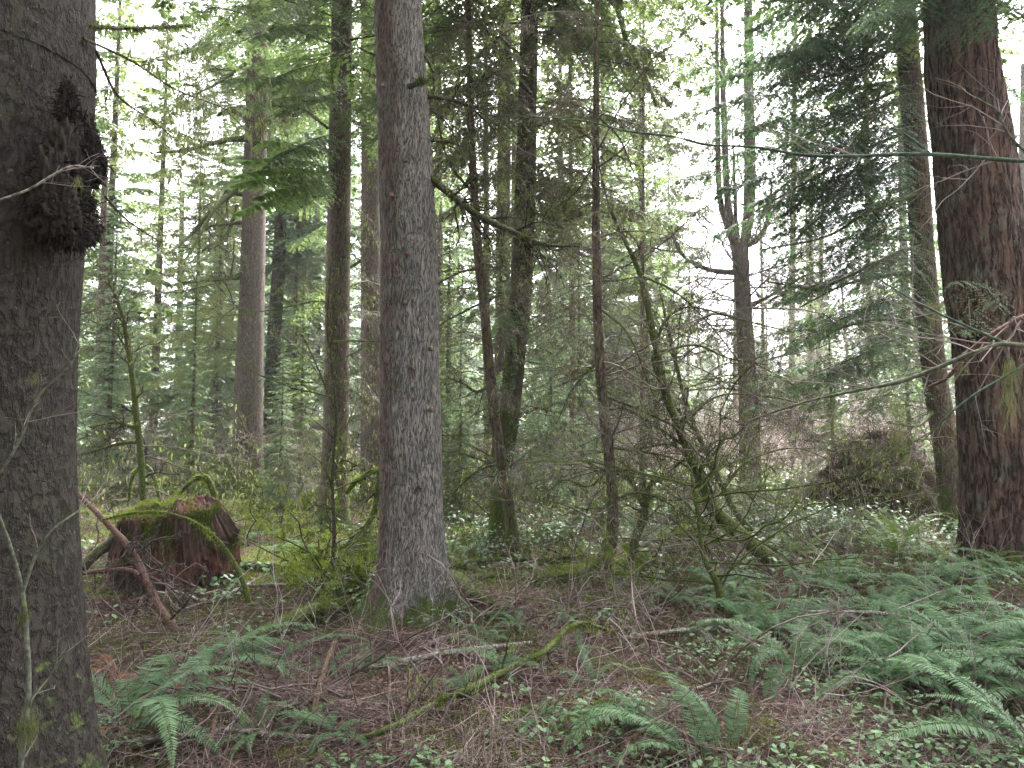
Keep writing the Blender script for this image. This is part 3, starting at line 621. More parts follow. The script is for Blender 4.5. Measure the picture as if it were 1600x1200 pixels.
boughs((RT, RTb, Yr, kr, 0, 0), [(1530, 480, 1500, 520, -.5, -1.2), (1520, 430, 1560, 480, -.5, -1.3), (1530, 450, 1490, 440, -.5, -1.2)], 'hem_blue', .4, 1.4, .05, .006, .4, .15, seed=12, name='sprays')
boughs('F', fan(932, -60, 330, 14, (40, 130, 0), (10, 90), (-1.2, 1), 13), 'fir_olive', .45, 1.2, .045, .007, .6, .15, thin=.3, seed=13)
boughs('F', fan(945, 560, 800, 9, (40, 120, 0), (0, 60), (-1, 1), 14), 'hem', .4, 1.2, .045, .006, .5, .15, thin=.3, seed=14, name='lower_sprays')
boughs('S7', fan(736, -60, 420, 16, (40, 120, 0), (0, 80), (-1, 1.5), 15), 'fir_olive', .45, 1.1, .05, .007, .5, .15, thin=.3, seed=15)
boughs('D6', fan(437, 0, 600, 26, (50, 150, 0), (10, 60), (-2, 2), 16), 'hem_blue', 1.3, .55, .16, .028, .35, .12, seed=16, wood=.012)
boughs('K', fan(1125, -80, 260, 14, (30, 130, 0), (10, 60), (-2, 2), 17), 'hem', 1., .7, .12, .018, .35, .12, thin=.3, seed=17)
boughs('K', fan(1172, -80, 500, 22, (30, 130, 1), (10, 60), (-2, 2), 18), 'hem', 1., .6, .12, .016, .35, .12, thin=.4, seed=18)

# fine drooping twig curtains
def curtain(key, seed, n, x, ya, yb, dx, mats=('twig', 'lichen'), Lb=.6, hl=900, dY=(-2, 2), dy=(10, 110), name='twigs', W=.0026, hlL=.07):
    root, b, Yt, k, P, rd = T_[key] if isinstance(key, str) else key
    rg = np.random.default_rng(seed); g = Geo(); pp = []
    for q in fan(x, ya, yb, n, dx, dy, dY, seed):
        o = WY(q[0], q[1], Yt); e = WY(q[2], q[3], Yt+q[5])
        _, p_ = bough(g, o, e, rg, Lb, 1.0, .12, W*Yt/10, 0, 0, .55, .18, .008, .3); pp.append(p_)
    pp = np.vstack(pp); i = rg.integers(0, len(pp), hl); hang(g, pp[i]+rg.normal(0, .03, (hl, 3)), hlL*Yt/10, .005*Yt/10, rg, 1)
    return g.build(name, [M[mats[0]], M[mats[1]]], root, base=b)
boughs('E', [(q[0], q[1], q[2], q[3], q[4], q[5]) for q in fan(832, -230, 60, 20, (120, 330, 1), (60, 200), (-3.5, 0), 171)], 'hem', .6, 1.2, .065, .008, .5, .2, thin=.2, seed=171, name='high_sprays')
boughs('K', fan(1128, -100, 380, 22, (40, 190, -1), (10, 80), (-2, 3), 172), 'hem', 1.2, .7, .14, .022, .45, .12, thin=.3, seed=172, name='sprays')
def arcs(key, seed, n, L, r0, side=None, zr=(.12, .95), gv=-.055, name='arching_twigs', lich=1100):
    root, b, Yt, k, P, rd = T_[key] if isinstance(key, str) else key
    rg = np.random.default_rng(seed); pts = catmull(P, 200); pts = pts[pts[:, 2] < CAMZ+Yt*.62]; i = (rg.uniform(*zr, n)*(len(pts)-1)).astype(int); a = rg.uniform(0, 2*pi, n)
    if side is not None: a = rg.normal(0 if side > 0 else pi, .7, n)
    D = np.stack([np.cos(a), np.sin(a)*.7, rg.uniform(-.1, .7, n)], 1); g = Geo()
    S = grow(pts[i], D, L*rg.uniform(.5, 1.2, n), r0, 3, [6, 4, 2], rg, k=9, wander=.13, grav=gv, ratio=.5, rr=.6, rmin=.00032*Yt)
    g.segs(*S[:4], 0)
    if lich: hang(g, S[4][rg.integers(0, len(S[4]), lich)], .06*Yt/10, .004*Yt/10, rg, 1, .5)
    return g.build(name, [M['twig' if seed % 2 else 'moss'], M['lichen']], root, base=b)
arcs('F', 181, 34, 1.9, .013); arcs('E', 182, 22, 2.0, .012); arcs('K', 183, 34, 3.4, .035, zr=(.1, .8)); arcs('Hh', 184, 26, 2.2, .012, -1); arcs('S7', 185, 16, 1.2, .008); arcs('B', 186, 12, 1.6, .010); arcs('A', 187, 14, 2.6, .02, -1, lich=900)
curtain('E', 71, 48, 815, -40, 640, (60, 240, 0), Lb=.7, hl=2500)
curtain('F', 72, 54, 938, 20, 800, (50, 190, 0), Lb=.5, hl=3500)
curtain('S7', 73, 34, 745, 0, 600, (40, 150, 0), Lb=.5, hl=1500)
curtain('A', 74, 48, 398, -60, 560, (80, 250, -1), mats=('lichen', 'lichen'), Lb=.8, hl=3500)
curtain('B', 75, 30, 528, 100, 700, (40, 150, 0), Lb=.5, hl=1500)
curtain('Hh', 76, 40, 1445, 60, 700, (80, 280, -1), Lb=.6, hl=1600)
curtain('K', 77, 54, 1165, 150, 640, (50, 160, 0), Lb=1.2, hl=900, dy=(-60, 120))
curtain('D6', 78, 20, 432, 200, 650, (40, 120, 0), Lb=1.2, hl=900)
# ===== far and middle-distance conifers
def conifer_crown(Ht, Rm, z0, nb, rg, leafL, leafW, dens, thin=.15, droop=.2):
    g = Geo()
    for i in range(nb):
        f = (i+rg.random())/nb; z = z0+(Ht-z0)*f; L = Rm*((1-f)**.75)*rg.uniform(.6, 1.15)+.25; a = i*2.399+rg.uniform(-.4, .4)
        d = np.array([cos(a), sin(a), rg.uniform(-.15, .15)+.25*f]); lb = max(.3, L*.42)
        spray(g, np.array([0, 0, z]), d, L, rg, lb, max(5, int(L*4*dens)), max(3, int(lb*6*dens)), leafL, leafW, droop, .35, .012+L*.004, 0, 1, thin=thin)
    return g
rg = np.random.default_rng(99)
crowns = []
for (Ht, Rm, z0, nb, mt) in ((30, 3.8, 1.5, 135, 'hem_blue'), (30, 3.4, 4, 115, 'hem'), (30, 4.2, 1.2, 135, 'hem_blue'), (28, 3.0, 2, 110, 'hem')):
    g = conifer_crown(Ht, Rm, z0, nb, rg, .36, .085, .85)
    o = g.build('crown', [M[mt], M['twig']]); COL.objects.unlink(o); crowns.append(o)
g = conifer_crown(16, 3.2, 1.5, 62, rg, .15, .032, 1.25, thin=.4)
o = g.build('crown', [M['hem'], M['twig_dark']]); COL.objects.unlink(o); crowns.append(o)
g = Geo(); sweep(g, [(0, 0, -1), (.05, 0, 8), (.12, 0, 18), (0, 0, 29)], [.27, .21, .13, .03], 10, 24, bark_disp(.02, 4, 1, 3)); ftr = g.build('trunk', M['bark_dark']); COL.objects.unlink(ftr)
EDGES = [(0, 'between the left edge trunk and the smooth pale trunk', 130, 385), (1, 'between the smooth pale trunk and the slender brown trunk', 385, 525), (2, 'behind the thick central trunk', 525, 690), (3, 'between the central trunk and the moss coated trunk', 690, 820), (4, 'between the moss coated trunk and the candelabra trunk', 820, 1160), (5, 'between the candelabra trunk and the furrowed one', 1160, 1470), (6, 'behind the furrowed right hand trunk', 1470, 1900), (7, 'behind the left edge trunk', -400, 130)]
def far_tree(px, Y, hgt, var, rz):
    x = (px-800)/F*Y; b = (x, Y, float(H(x, Y))); root = empty('distant_conifer', b); s = hgt/30
    root.scale = (s, s, s); root.rotation_euler = (0, 0, rz)
    for src in (ftr, crowns[var]):
        c = src.copy(); COL.objects.link(c); c.parent = root
        if src is ftr: c.scale = (1, 1, 1)
    near = 'midway' if Y < 38 else 'hazy far'
    small = 'short young' if hgt < 16 else 'tall'
    ph = [e for e in EDGES if e[2] <= px < e[3]]
    ph = ph[0][1] if ph else 'beyond the picture edge'
    kind = 'blue green' if var in (0, 2) else 'mid green'
    tag(root, f'{small} {kind} {near} conifer {ph}', 'tree', f'{small} {kind} {near} conifers {ph}')
    return root
spots = []
for i in range(36):
    Y = rg.uniform(36, 85); px = rg.uniform(-60, 1700)
    h = rg.uniform(24, 36)
    if 1070 < px < 1270:
        if Y < 62: continue
        h = rg.uniform(11, 17)
    elif 850 < px < 1070: h = rg.uniform(20, 30)
    if 1170 < px < 1430 and Y < 66: continue
    spots.append((px, Y, h, int(rg.integers(4)), rg.uniform(0, 6.28)))
spots += [(1010, 31, 24, 1, 2), (945, 36, 27, 2, 1), (880, 30, 25, 1, 4), (720, 15.5, 4.5, 2, 2), (700, 18, 6, 1, 3), (860, 16.5, 5, 0, 1), (300, 19, 6.5, 3, 1), (470, 20, 6, 1, 1), (440, 17, 4, 2, 1), (1300, 20, 6, 1, 2), (1420, 19, 7, 3, 2), (905, 21, 8, 1, 1), (170, 19, 8, 0, 1), (640, 22, 9, 1, 1), (335, 24, 12, 2, 0), (300, 27, 14, 0, 1), (240, 30, 22, 3, 2), (460, 27, 13, 2, 3), (160, 26, 22, 1, 2), (700, 22, 9, 3, 1), (860, 19, 8.5, 0, 2),
          (880, 24, 12, 2, 4), (1560, 28, 20, 1, 2), (1240, 62, 17, 1, 3), (1380, 60, 24, 3, 3)]
for s_ in spots: far_tree(*s_)
# the high crowns of the standing trees, mostly above the picture
def crown_on(root, b, Pt, zs, var, sxy, sz, rz):
    c = crowns[var].copy(); COL.objects.link(c); c.parent = root; i = int(np.argmin(np.abs(Pt[:, 2]-zs-4)))
    z0_ = (1.5, 4, 1.2, 2, 1.5)[var]; c.scale = (sxy, sxy, sz); c.rotation_euler = (0, 0, rz); c.location = (Pt[i][0]-b[0], 0, zs-z0_*sz-b[2])
for i, (kx, zs, var, sxy, sz) in enumerate((('A', 12, 4, 1.1, .8), ('B', 9, 4, 1.0, .9), ('Cc', 12, 4, 1.1, .8), ('E', 8, 4, 1.1, .9), ('E2', 10.5, 4, 1.1, .8), ('Hh', 8, 4, 1.0, .9), ('K', 14.5, 4, .8, .6), ('D6', 8, 0, .9, .7), ('S7', 8, 4, .5, .3), ('F', 8, 4, .6, .35))):
    rt_, bb, _, _, PP, _ = T_[kx]; crown_on(rt_, bb, PP, zs, var, sxy, sz, i)
crown_on(CT, CTb, cpts, 8.5, 4, 1.1, .8, .3); crown_on(RT, RTb, RTP, 8, 4, 1.1, .8, 1.3); crown_on(LT, LTb, LTP, 7, 4, 1.0, .8, 2.3)
# the rest of the wood, beside and behind the camera
rg = np.random.default_rng(321); sg = Geo()
for i in range(34):
    a = rg.uniform(0, 2*pi); dist = rg.uniform(7, 26); x, yy = dist*cos(a), dist*sin(a)
    if yy > 0 and abs(x) < .82*yy+2.5: continue
    h = rg.uniform(20, 28); b0 = np.array([x, yy, float(H(x, yy))]); n = 2000; f = rg.random(n)**.8; z = 5+(h-5)*f; r = 3.4*(1-f)**.7*rg.uniform(.2, 1, n); th = rg.uniform(0, 2*pi, n)
    Pp = b0+np.stack([r*np.cos(th), r*np.sin(th), z], 1); dd = nrm(np.stack([np.cos(th), np.sin(th), np.full(n, -.35)], 1)+rg.normal(size=(n, 3))*.3)
    ss = nrm(np.cross(dd, rg.normal(size=(n, 3))+np.array([0, 0, 1.5]))); sg.blades(Pp, dd, ss, rg.uniform(.4, 1., n), rg.uniform(.08, .2, n), 0)
    sg.segs(b0[None]-[[0, 0, 1]], b0[None]+[[0, 0, h]], np.array([.3]), np.array([.03]), 1, 10)
tag(sg.build('surrounding_wood', [M['hem'], M['bark_dark']]), 'conifers of the same wood standing beside and behind the view', 'wood', kind='stuff')
# a dense wood beyond
rg = np.random.default_rng(123)
wg = Geo()
for i in range(170):
    a = rg.uniform(-52, 52); Yd = rg.uniform(95, 150); x = Yd*math.tan(R(a)); px = 800+F*x/Yd
    h = rg.uniform(14, 27) if not 960 < px < 1330 else rg.uniform(12, 20)
    b0 = np.array([x, Yd, float(H(x, Yd))]); n = 420
    f = rg.random(n)**.8; z = h*(.05+.95*f); r = 3.4*(1-f)**.8*rg.uniform(.2, 1, n); th = rg.uniform(0, 2*pi, n)
    Pp = b0+np.stack([r*np.cos(th), r*np.sin(th), z], 1); dd = nrm(np.stack([np.cos(th), np.sin(th), np.full(n, -.35)], 1)+rg.normal(size=(n, 3))*.3)
    ss = nrm(np.cross(dd, rg.normal(size=(n, 3))+np.array([0, 0, 1.5]))); wg.blades(Pp, dd, ss, rg.uniform(.7, 1.7, n), rg.uniform(.15, .35, n), 0)
    wg.segs(b0[None]-[[0, 0, 1]], b0[None]+[[0, 0, h]], np.array([.35]), np.array([.03]), 1)
tag(wg.build('distant_wood', [M['hem_blue'], M['twig']]), 'dense hazy wood of conifers closing the view beyond the clearing', 'wood', kind='stuff')
# slim background trunks: dark poles at left, mossy pale alders at right
for i, (x, y, Yb, hw, mt, top, lab) in enumerate(((152, 745, 22, 9, 'bark_dark', (160, 420), 'dark broken snag just right of the left edge trunk'), (335, 700, 30, 10, 'bark_dark', (345, 300), 'dark leaning pole left of the smooth pale trunk'), (276, 690, 34, 6, 'bark_dark', (285, 300), 'thin dark pole in the trees above the red stump'),
        (1235, 725, 34, 5, 'bark_alder', (1243, 0), 'pale mossy alder just right of the candelabra trunk'), (1262, 690, 45, 4, 'bark_alder', (1268, 200), 'thinner mossy alder, second right of the candelabra trunk'), (1360, 700, 38, 4.5, 'bark_alder', (1352, 0), 'pale alder stem rising above the root mound'), (1148, 720, 36, 4, 'bark_alder', (1150, 300), 'pale alder hugging the left side of the candelabra trunk'),
        (897, 790, 17, 5, 'bark_dark', (890, 60), 'thin pole just left of the slim reddish stem'), (1003, 800, 15.5, 4, 'bark_dark', (1005, 200), 'thin pole just right of the slim reddish stem'), (762, 780, 20, 6, 'bark_dark', (758, 0), 'thin pole just left of the moss coated trunk'), (690, 760, 24, 5, 'bark_dark', (686, 0), 'thin pole hugging the right side of the central trunk'),
        (1420, 720, 36, 7, 'bark_mossy', (1405, 100), 'mossy stem far behind the root mound'), (1590, 760, 26, 8, 'bark_mossy', (1600, 100), 'mossy stem behind the furrowed trunk'))):
    root, b, Yt, k, P, rd = tree(lab, [(x, y), ((x*2+top[0])/3, (y*2+top[1])/3), ((x+top[0]*2)/3, (y+top[1]*2)/3), top], (hw, hw*.9, hw*.75, hw*.55), mt, 'slim_tree', Yb, 12, 40, .005, .02, 9 if top[1] > 150 else 13, seed=60+i)
    rg = np.random.default_rng(200+i); g = Geo(); n = 16; t = rg.uniform(.25, 1, n); pp = catmull(P, 50)[(t*49).astype(int)]
    a = rg.uniform(0, 2*pi, n); S = grow(pp, np.stack([np.cos(a), np.sin(a), rg.uniform(-.2, .6, n)], 1), rg.uniform(.8, 2.2, n), hw*k*.16, 2, [6, 4], rg, grav=.0)
    g.segs(*S[:4], 0); hang(g, S[4][rg.integers(0, len(S[4]), 500)], .09, .012, rg, 1); g.build('branches', [M['twig'], M['lichen']], root, base=b)

rg = np.random.default_rng(911)
for i in range(26):
    Yb = rg.uniform(30, 62); px = rg.uniform(1190, 1470) if i % 4 else rg.uniform(950, 1130); x = (px-800)/F*Yb; b = np.array([x, Yb, float(H(x, Yb))])
    root = empty('bare_alder', b); lab = 'pale leafless alder in the bright thicket behind the root mound' if i % 4 else 'pale leafless alder in the bright clearing left of the candelabra trunk'
    tag(root, lab, 'tree', 'alders '+lab[23:]); h = rg.uniform(9, 17); lean = rg.normal(0, .5, 2)
    P = np.array([b-[0, 0, .3], b+[lean[0]*.2, lean[1]*.2, h*.33], b+[lean[0]*.6, lean[1]*.6, h*.66], b+[lean[0], lean[1], h]])
    o, pts, rr_ = make_trunk(root, b, P, np.array([.13, .10, .07, .02])*rg.uniform(.7, 1.3), M['bark_alder'], 10, 40, .004, 8, 4, 5)
    n = 34; t = rg.integers(12, 40, n); a = rg.uniform(0, 2*pi, n); g = Geo()
    S = grow(pts[t], np.stack([np.cos(a), np.sin(a), rg.uniform(.2, 1.1, n)], 1), rg.uniform(1., 2.8, n), .016, 2, [6, 4], rg, wander=.16, rmin=.006)
    g.segs(*S[:4], 0); g.build('branches', [M['twig_clear' if i % 2 else 'twig_pale']], root, base=b)
# ===== leaning vine maple and its tangle
def maple(label, trunkpx, hw, Yb, limbs_, seed, name='vine_maple', mat='limb_mossy', nch=(15, 6, 4), L=.8, lich=450, group=None):
    b = G(*trunkpx[0]) if Yb is None else WY(trunkpx[0][0], trunkpx[0][1], Yb); b[2] = float(H(b[0], b[1])); Yt = b[1]
    root = empty(name, b); tag(root, label, 'shrub', group); rg = np.random.default_rng(seed)
    P = px_path([(q[0], q[1], Yt+(q[2] if len(q) > 2 else 0)) for q in trunkpx], Yt); P[0] = b-[0, 0, .05]
    hwm = np.array(hw)*Yt/F
    dead_limb(root, b, P, hwm, 3, nch, L, rg, mat, 'stem', 'twig_dark', lich, .05, 900, -.03, 10)
    arcs((root, b, Yt, Yt/F, P, hwm), seed+50, 12, 1.8, .011, gv=-.035)
    for pts, r0 in limbs_:
        dead_limb(root, b, pxl([(q[0], q[1], Yt+(q[2] if len(q) > 2 else 0)) for q in pts], Yt), np.linspace(r0, r0*.35, len(pts))*Yt/F, 3, (14, 5, 3), L*.8, rg, mat, 'branch', 'twig_dark', lich//3, .05, 250, -.03)
    return root
maple('leaning mossy vine maple sprawling down to the right, right of the slim reddish stem', [(1222, 882), (1160, 838), (1112, 790), (1085, 722), (1045, 630), (1022, 530), (1000, 430), (955, 330)], [12, 11, 9.5, 8, 6.5, 5.5, 4.5, 2.5], None,
      [([(1045, 630), (1020, 560), (1050, 545), (1090, 540), (1140, 560), (1200, 570)], 3), ([(1075, 700), (1030, 670), (980, 640), (945, 640)], 3), ([(1110, 785), (1060, 700), (1000, 700)], 3.5), ([(1090, 740), (1130, 690), (1130, 680)], 2.5), ([(1025, 545), (1040, 500), (1080, 480), (1160, 500), (1240, 520)], 2.5), ([(1060, 670), (1120, 620), (1200, 620), (1290, 640)], 2), ([(1000, 430), (1060, 460), (1120, 520), (1180, 600)], 2)], 301)
maple('second mossy stem running beside the leaning maple', [(1195, 880), (1150, 800), (1110, 720), (1075, 640), (1050, 540), (1030, 450)], [6, 5, 4, 3.5, 3, 1.5], 9.9, [([(1130, 760), (1170, 720), (1240, 700), (1300, 720)], 2), ([(1090, 680), (1040, 620), (990, 600)], 2)], 302, L=.7)
maple('short curved mossy sapling just right of the kinked reddish stem', [(986, 885), (992, 845), (1008, 800), (1010, 765), (1040, 745), (1075, 760)], [7, 7, 6, 5, 4, 2], None, [([(1005, 790), (985, 750), (960, 730)], 4), ([(1010, 765), (1000, 720), (1012, 690)], 3)], 303, nch=(10, 4, 3), L=.4)
maple('mossy bent sapling rising among the ferns at right', [(1128, 965), (1122, 915), (1100, 870), (1090, 800), (1080, 740)], [6, 6, 4, 3, 2], None, [], 304, nch=(10, 4, 3), L=.6, lich=200)
maple('thin mossy sapling standing over the red rotten stump', [(228, 800), (222, 745), (212, 640), (197, 520), (180, 460), (165, 440)], [5, 5, 4.5, 3.5, 2.5, 1.5], 10.5, [([(215, 670), (180, 660), (140, 668)], 3), ([(218, 690), (180, 695), (125, 712)], 3), ([(205, 560), (180, 520), (140, 500)], 2)], 305, L=.6, lich=300)
maple('wiry upright sapling between the two slim left hand trunks and centre', [(518, 905), (522, 830), (519, 740), (525, 640), (512, 520), (515, 430)], [3.5, 3, 2.5, 2.2, 2, 1], 8, [([(523, 640), (490, 560), (470, 520)], 1.6)], 306, L=.5, lich=200, mat='limb')
for i, (x, y, sd) in enumerate(((870, 850, 1), (905, 800, 2), (1040, 830, 3), (1280, 800, 4), (1330, 850, 5), (700, 800, 6), (650, 790, 7), (470, 800, 8), (430, 790, 9), (300, 770, 10), (170, 800, 11), (1240, 850, 12), (820, 800, 13), (1100, 800, 14), (560, 790, 15), (1380, 780, 16), (340, 780, 19), (740, 770, 20), (1180, 830, 21), (960, 780, 22))):
    b = G(x, y); rg = np.random.default_rng(400+sd); root = Geo(); n = 6; a = rg.uniform(0, 2*pi, n)
    S = grow(np.repeat(b[None], n, 0), np.stack([np.cos(a)*.6, np.sin(a)*.6, np.ones(n)], 1), rg.uniform(1., 2.6, n), .009*b[1]/12, 3, [7, 5, 3], rg, k=6, wander=.25, grav=-.03, ratio=.5)
    root.segs(*S[:4], 0); hang(root, S[4][rg.integers(0, len(S[4]), 900)], .05, .006, rg, 1)
    o = root.build('bare_shrub', [M['twig' if sd % 2 else 'twig_pale'], M['lichen']], None, loc=b, base=b)
    near = min(((abs(x-q), n_) for q, n_ in ((387, 'the smooth pale trunk'), (520, 'the slender brown trunk'), (645, 'the thick central trunk'), (800, 'the moss coated trunk'), (950, 'the slim reddish stem'), (1172, 'the candelabra trunk'), (1390, 'the root mound'), (250, 'the red rotten stump'))))
    sd_ = 'left' if x < {'the smooth pale trunk': 387, 'the slender brown trunk': 520, 'the thick central trunk': 645, 'the moss coated trunk': 800, 'the slim reddish stem': 950, 'the candelabra trunk': 1172, 'the root mound': 1390, 'the red rotten stump': 250}[near[1]] else 'right'
    tag(o, f'{"tall " if y < 800 else "low "}{"brown" if sd % 2 else "pale grey"} leafless bush on the {sd_} side of {near[1]}', 'shrub', f'leafless bushes on the {sd_} of {near[1]}, {"far" if y<800 else "near"} {sd%2}')
# brush filling the clearing and the middle distance
rg = np.random.default_rng(77)
def brush(n, Y0, Y1, pxr, h, rad, name, mats, label, lv=(6, 4), Lr=(.8, 2.4), lich=0):
    g = Geo(); Yv = rg.uniform(Y0, Y1, n); px = rg.uniform(*pxr, n); x = (px-800)/F*Yv; P_ = np.stack([x, Yv, H(x, Yv)], 1)
    S = grow(P_, np.stack([rg.normal(0, .35, n), rg.normal(0, .35, n), np.ones(n)], 1), rg.uniform(*Lr, n)*h, rad, 2, list(lv), rg, k=4, wander=.2, grav=-.02, ratio=.5)
    g.segs(*S[:4], 0)
    if lich: hang(g, S[4][rg.integers(0, len(S[4]), lich)], .12, .02, rg, 1)
    tag(g.build(name, mats), label, 'brush', kind='stuff')
brush(800, 24, 60, (930, 1440), 1.7, .014, 'clearing_brush', [M['twig_clear'], M['lichen']], 'pale leafless brush filling the bright clearing', lich=1500)
brush(500, 17, 40, (100, 960), 1.1, .009, 'undergrowth_brush', [M['twig_pale'], M['lichen']], 'tangled grey leafless undergrowth behind the left and centre trunks', lich=6000)
brush(190, 12, 30, (100, 1060), 1.0, .010, 'mossy_undergrowth', [M['moss'], M['lichen']], 'tangle of bright mossy stems behind the left and centre trunks', lich=4000)
brush(260, 20, 40, (1300, 1700), 1.1, .008, 'undergrowth_brush', [M['twig'], M['lichen']], 'tangled brown leafless undergrowth behind the right hand trunks', lich=2500)

# ===== stump, root mound
def blob(c, rx, ry, rz, f, amp, seed, zmin=-.2, n=90, vert=1.):
    th, ph = np.meshgrid(np.linspace(0, 2*pi, n*2, endpoint=False), np.linspace(0, pi, n))
    v = np.stack([np.sin(ph)*np.cos(th), np.sin(ph)*np.sin(th), np.cos(ph)], -1)
    q = 1+amp*(fbm(v[..., 0]*f, v[..., 1]*f, v[..., 2]*f*vert, 4, seed)-.5)*2
    p = c+v*np.array([rx, ry, rz])*q[..., None]
    m = n*2; i, j = np.meshgrid(np.arange(n-1), np.arange(m), indexing='ij'); j2 = (j+1) % m
    return p, np.stack([i*m+j, (i+1)*m+j, (i+1)*m+j2, i*m+j2], -1).reshape(-1, 4), v*q[..., None]
def stumpmat():
    m, t, p, out = newmat('rotten_wood'); tc = N(t, 'ShaderNodeTexCoord'); ob = tc.outputs['Object']
    mp = N(t, 'ShaderNodeMapping'); mp.inputs['Scale'].default_value = (14, 14, 3); t.links.new(ob, mp.inputs[0])
    a = tex(t, 'Noise', 1., mp.outputs[0], Detail=5., Roughness=.7); b_ = tex(t, 'Noise', 3., ob, Detail=3.)
    c = mixc(t, smooth(t, a.outputs[0], .35, .65), (.025, .014, .010), (.15, .058, .036)); c = mixc(t, smooth(t, b_.outputs[0], .46, .6), (.06, .036, .028), c)
    t.links.new(c, p.inputs['Base Color']); p.inputs['Roughness'].default_value = .9
    bp = N(t, 'ShaderNodeBump'); bp.inputs['Strength'].default_value = 1; bp.inputs['Distance'].default_value = .04; t.links.new(a.outputs[0], bp.inputs['Height']); t.links.new(bp.outputs[0], p.inputs['Normal']); return m
M['rotten'] = stumpmat()
b = G(268, 900); ks = b[1]/F; rg = np.random.default_rng(33)
root = empty('rotten_stump', b); tag(root, 'crumbling red rotten stump capped with bright moss, lower left', 'stump')
g = Geo(); th = np.linspace(0, 2*pi, 160, endpoint=False); zz = np.linspace(0, 1, 90)
TH, ZZ = np.meshgrid(th, zz); hx = 80*ks; hgt = 114*ks
rr_ = 1.08-.22*ZZ**1.5+.55*(fbm(np.cos(TH)*2.2, np.sin(TH)*2.2, ZZ*1.6, 4, 5)-.5)+.16*(1-np.abs(2*noise(np.cos(TH)*9, np.sin(TH)*9, ZZ*2.5, 7)-1))-.05
top = hgt*(.86+.5*(fbm(np.cos(TH)*2.6+4, np.sin(TH)*2.6, 0, 3, 9)-.5)-.10*np.cos(TH+.2*0)*-1*0-.16*np.clip(-np.cos(TH), 0, 1))
V = np.stack([b[0]+hx*rr_*np.cos(TH), b[1]+hx*.8*rr_*np.sin(TH), b[2]-.1+(top+.1)*ZZ], -1)
i, j = np.meshgrid(np.arange(89), np.arange(160), indexing='ij'); j2 = (j+1) % 160
g.add(V, np.stack([i*160+j, i*160+j2, (i+1)*160+j2, (i+1)*160+j], -1).reshape(-1, 4), 0, True)
# top: sunken crumbly surface
rs = np.linspace(1, 0, 24); tp = []
for q in rs: tp.append(V[-1]*q+(V[-1].mean(0))*(1-q)+np.array([0, 0, 1])*(.10*sin(pi*q)+(fbm(V[-1][:, 0]*6*q, V[-1][:, 1]*6*q, 0, 3, 2)-.5)[:, None]*.22*(1-q**6)))
tp = np.array(tp); i, j = np.meshgrid(np.arange(23), np.arange(160), indexing='ij'); j2 = (j+1) % 160
g.add(tp, np.stack([i*160+j, i*160+j2, (i+1)*160+j2, (i+1)*160+j], -1).reshape(-1, 4), 0, True)
n = 260; j = rg.integers(0, 160, n); i0 = rg.integers(5, 70, n); P0 = V[i0, j]; P1 = V[np.minimum(i0+rg.integers(8, 28, n), 89), j]+rg.normal(0, .012, (n, 3)); ctr = np.array([b[0], b[1], 0])
ov = nrm((P0-ctr)*[1, 1, 0])*.012; g.segs(P0+ov, P1+ov, rg.uniform(.008, .03, n), rg.uniform(.003, .012, n), 0, 5)
g.build('stump_wood', M['rotten'], root, base=b)
g = Geo(); n = 14000; i = rg.integers(0, 24, n); j = rg.integers(0, 160, n); Pm = tp[i, j]+rg.normal(0, .015, (n, 3)); kf = fbm(Pm[:, 0]*3, Pm[:, 1]*3, 0, 3, 3)-.25*(Pm[:, 0]-b[0]) > .45; Pm = Pm[kf]; n = len(Pm)
d = nrm(rg.normal(size=(n, 3))+[0, 0, 1]); g.blades(Pm, d, nrm(np.cross(d, rg.normal(size=(n, 3)))), rg.uniform(.015, .04, n), .005)
n = 22000; j = rg.integers(0, 160, n); ii = 89-(rg.random(n)**1.6*50).astype(int); Pm = V[ii, j]; kf = (fbm(j*.11, ii*.03, 0, 3, 3) > .50); Pm = Pm[kf]; hang(g, Pm+rg.normal(0, .018, Pm.shape), .07, .005, rg, 1)
g.build('moss', [M['moss_bright'], M['moss']], root, base=b)
rootlimb(root, b, [WY(235, 790, b[1]), WY(205, 820, b[1]-.1), WY(170, 850, b[1]-.2), WY(140, 875, b[1]-.3), WY(120, 900, b[1]-.4)], [.06, .06, .05, .05, .03], 0, 'limb', 'root')
# root mound
b = G(1385, 815); km = b[1]/F; rg = np.random.default_rng(44)
root = empty('root_mound', b); tag(root, 'dark upturned root mass and soil mound behind the ferns at right', 'root mound')
g = Geo(); p, f_, v = blob(b+[.1, .5, .15], 98*km, .8, 118*km, 2.2, .36, 3); g.add(p, f_, 0, True)
m2 = limbmat('mound_soil', (.018, .010, .007), (.065, .036, .026), .12); g.build('soil', m2, root, base=b)
g = Geo(); n = 16000; idx = rg.integers(0, p.reshape(-1, 3).shape[0], n); Pm = p.reshape(-1, 3)[idx]; vm = v.reshape(-1, 3)[idx]; k_ = (Pm[:, 2] > b[2]-.05) & (Pm[:, 1] < b[1]+.9); Pm, vm = Pm[k_], vm[k_]; n = len(Pm)
d = nrm(vm*.5+rg.normal(size=(n, 3))*.6+[0, 0, -.45]); g.blades(Pm, d, nrm(np.cross(d, rg.normal(size=(n, 3)))), rg.uniform(.05, .2, n), .005)
n = 30; i_ = rg.integers(0, len(Pm), n); S = grow(Pm[i_], nrm(vm[i_]+rg.normal(size=(n, 3))*.6), rg.uniform(.2, .6, n), .012, 2, [5, 3], rg, wander=.4, grav=-.08); g.segs(*S[:4], 0)
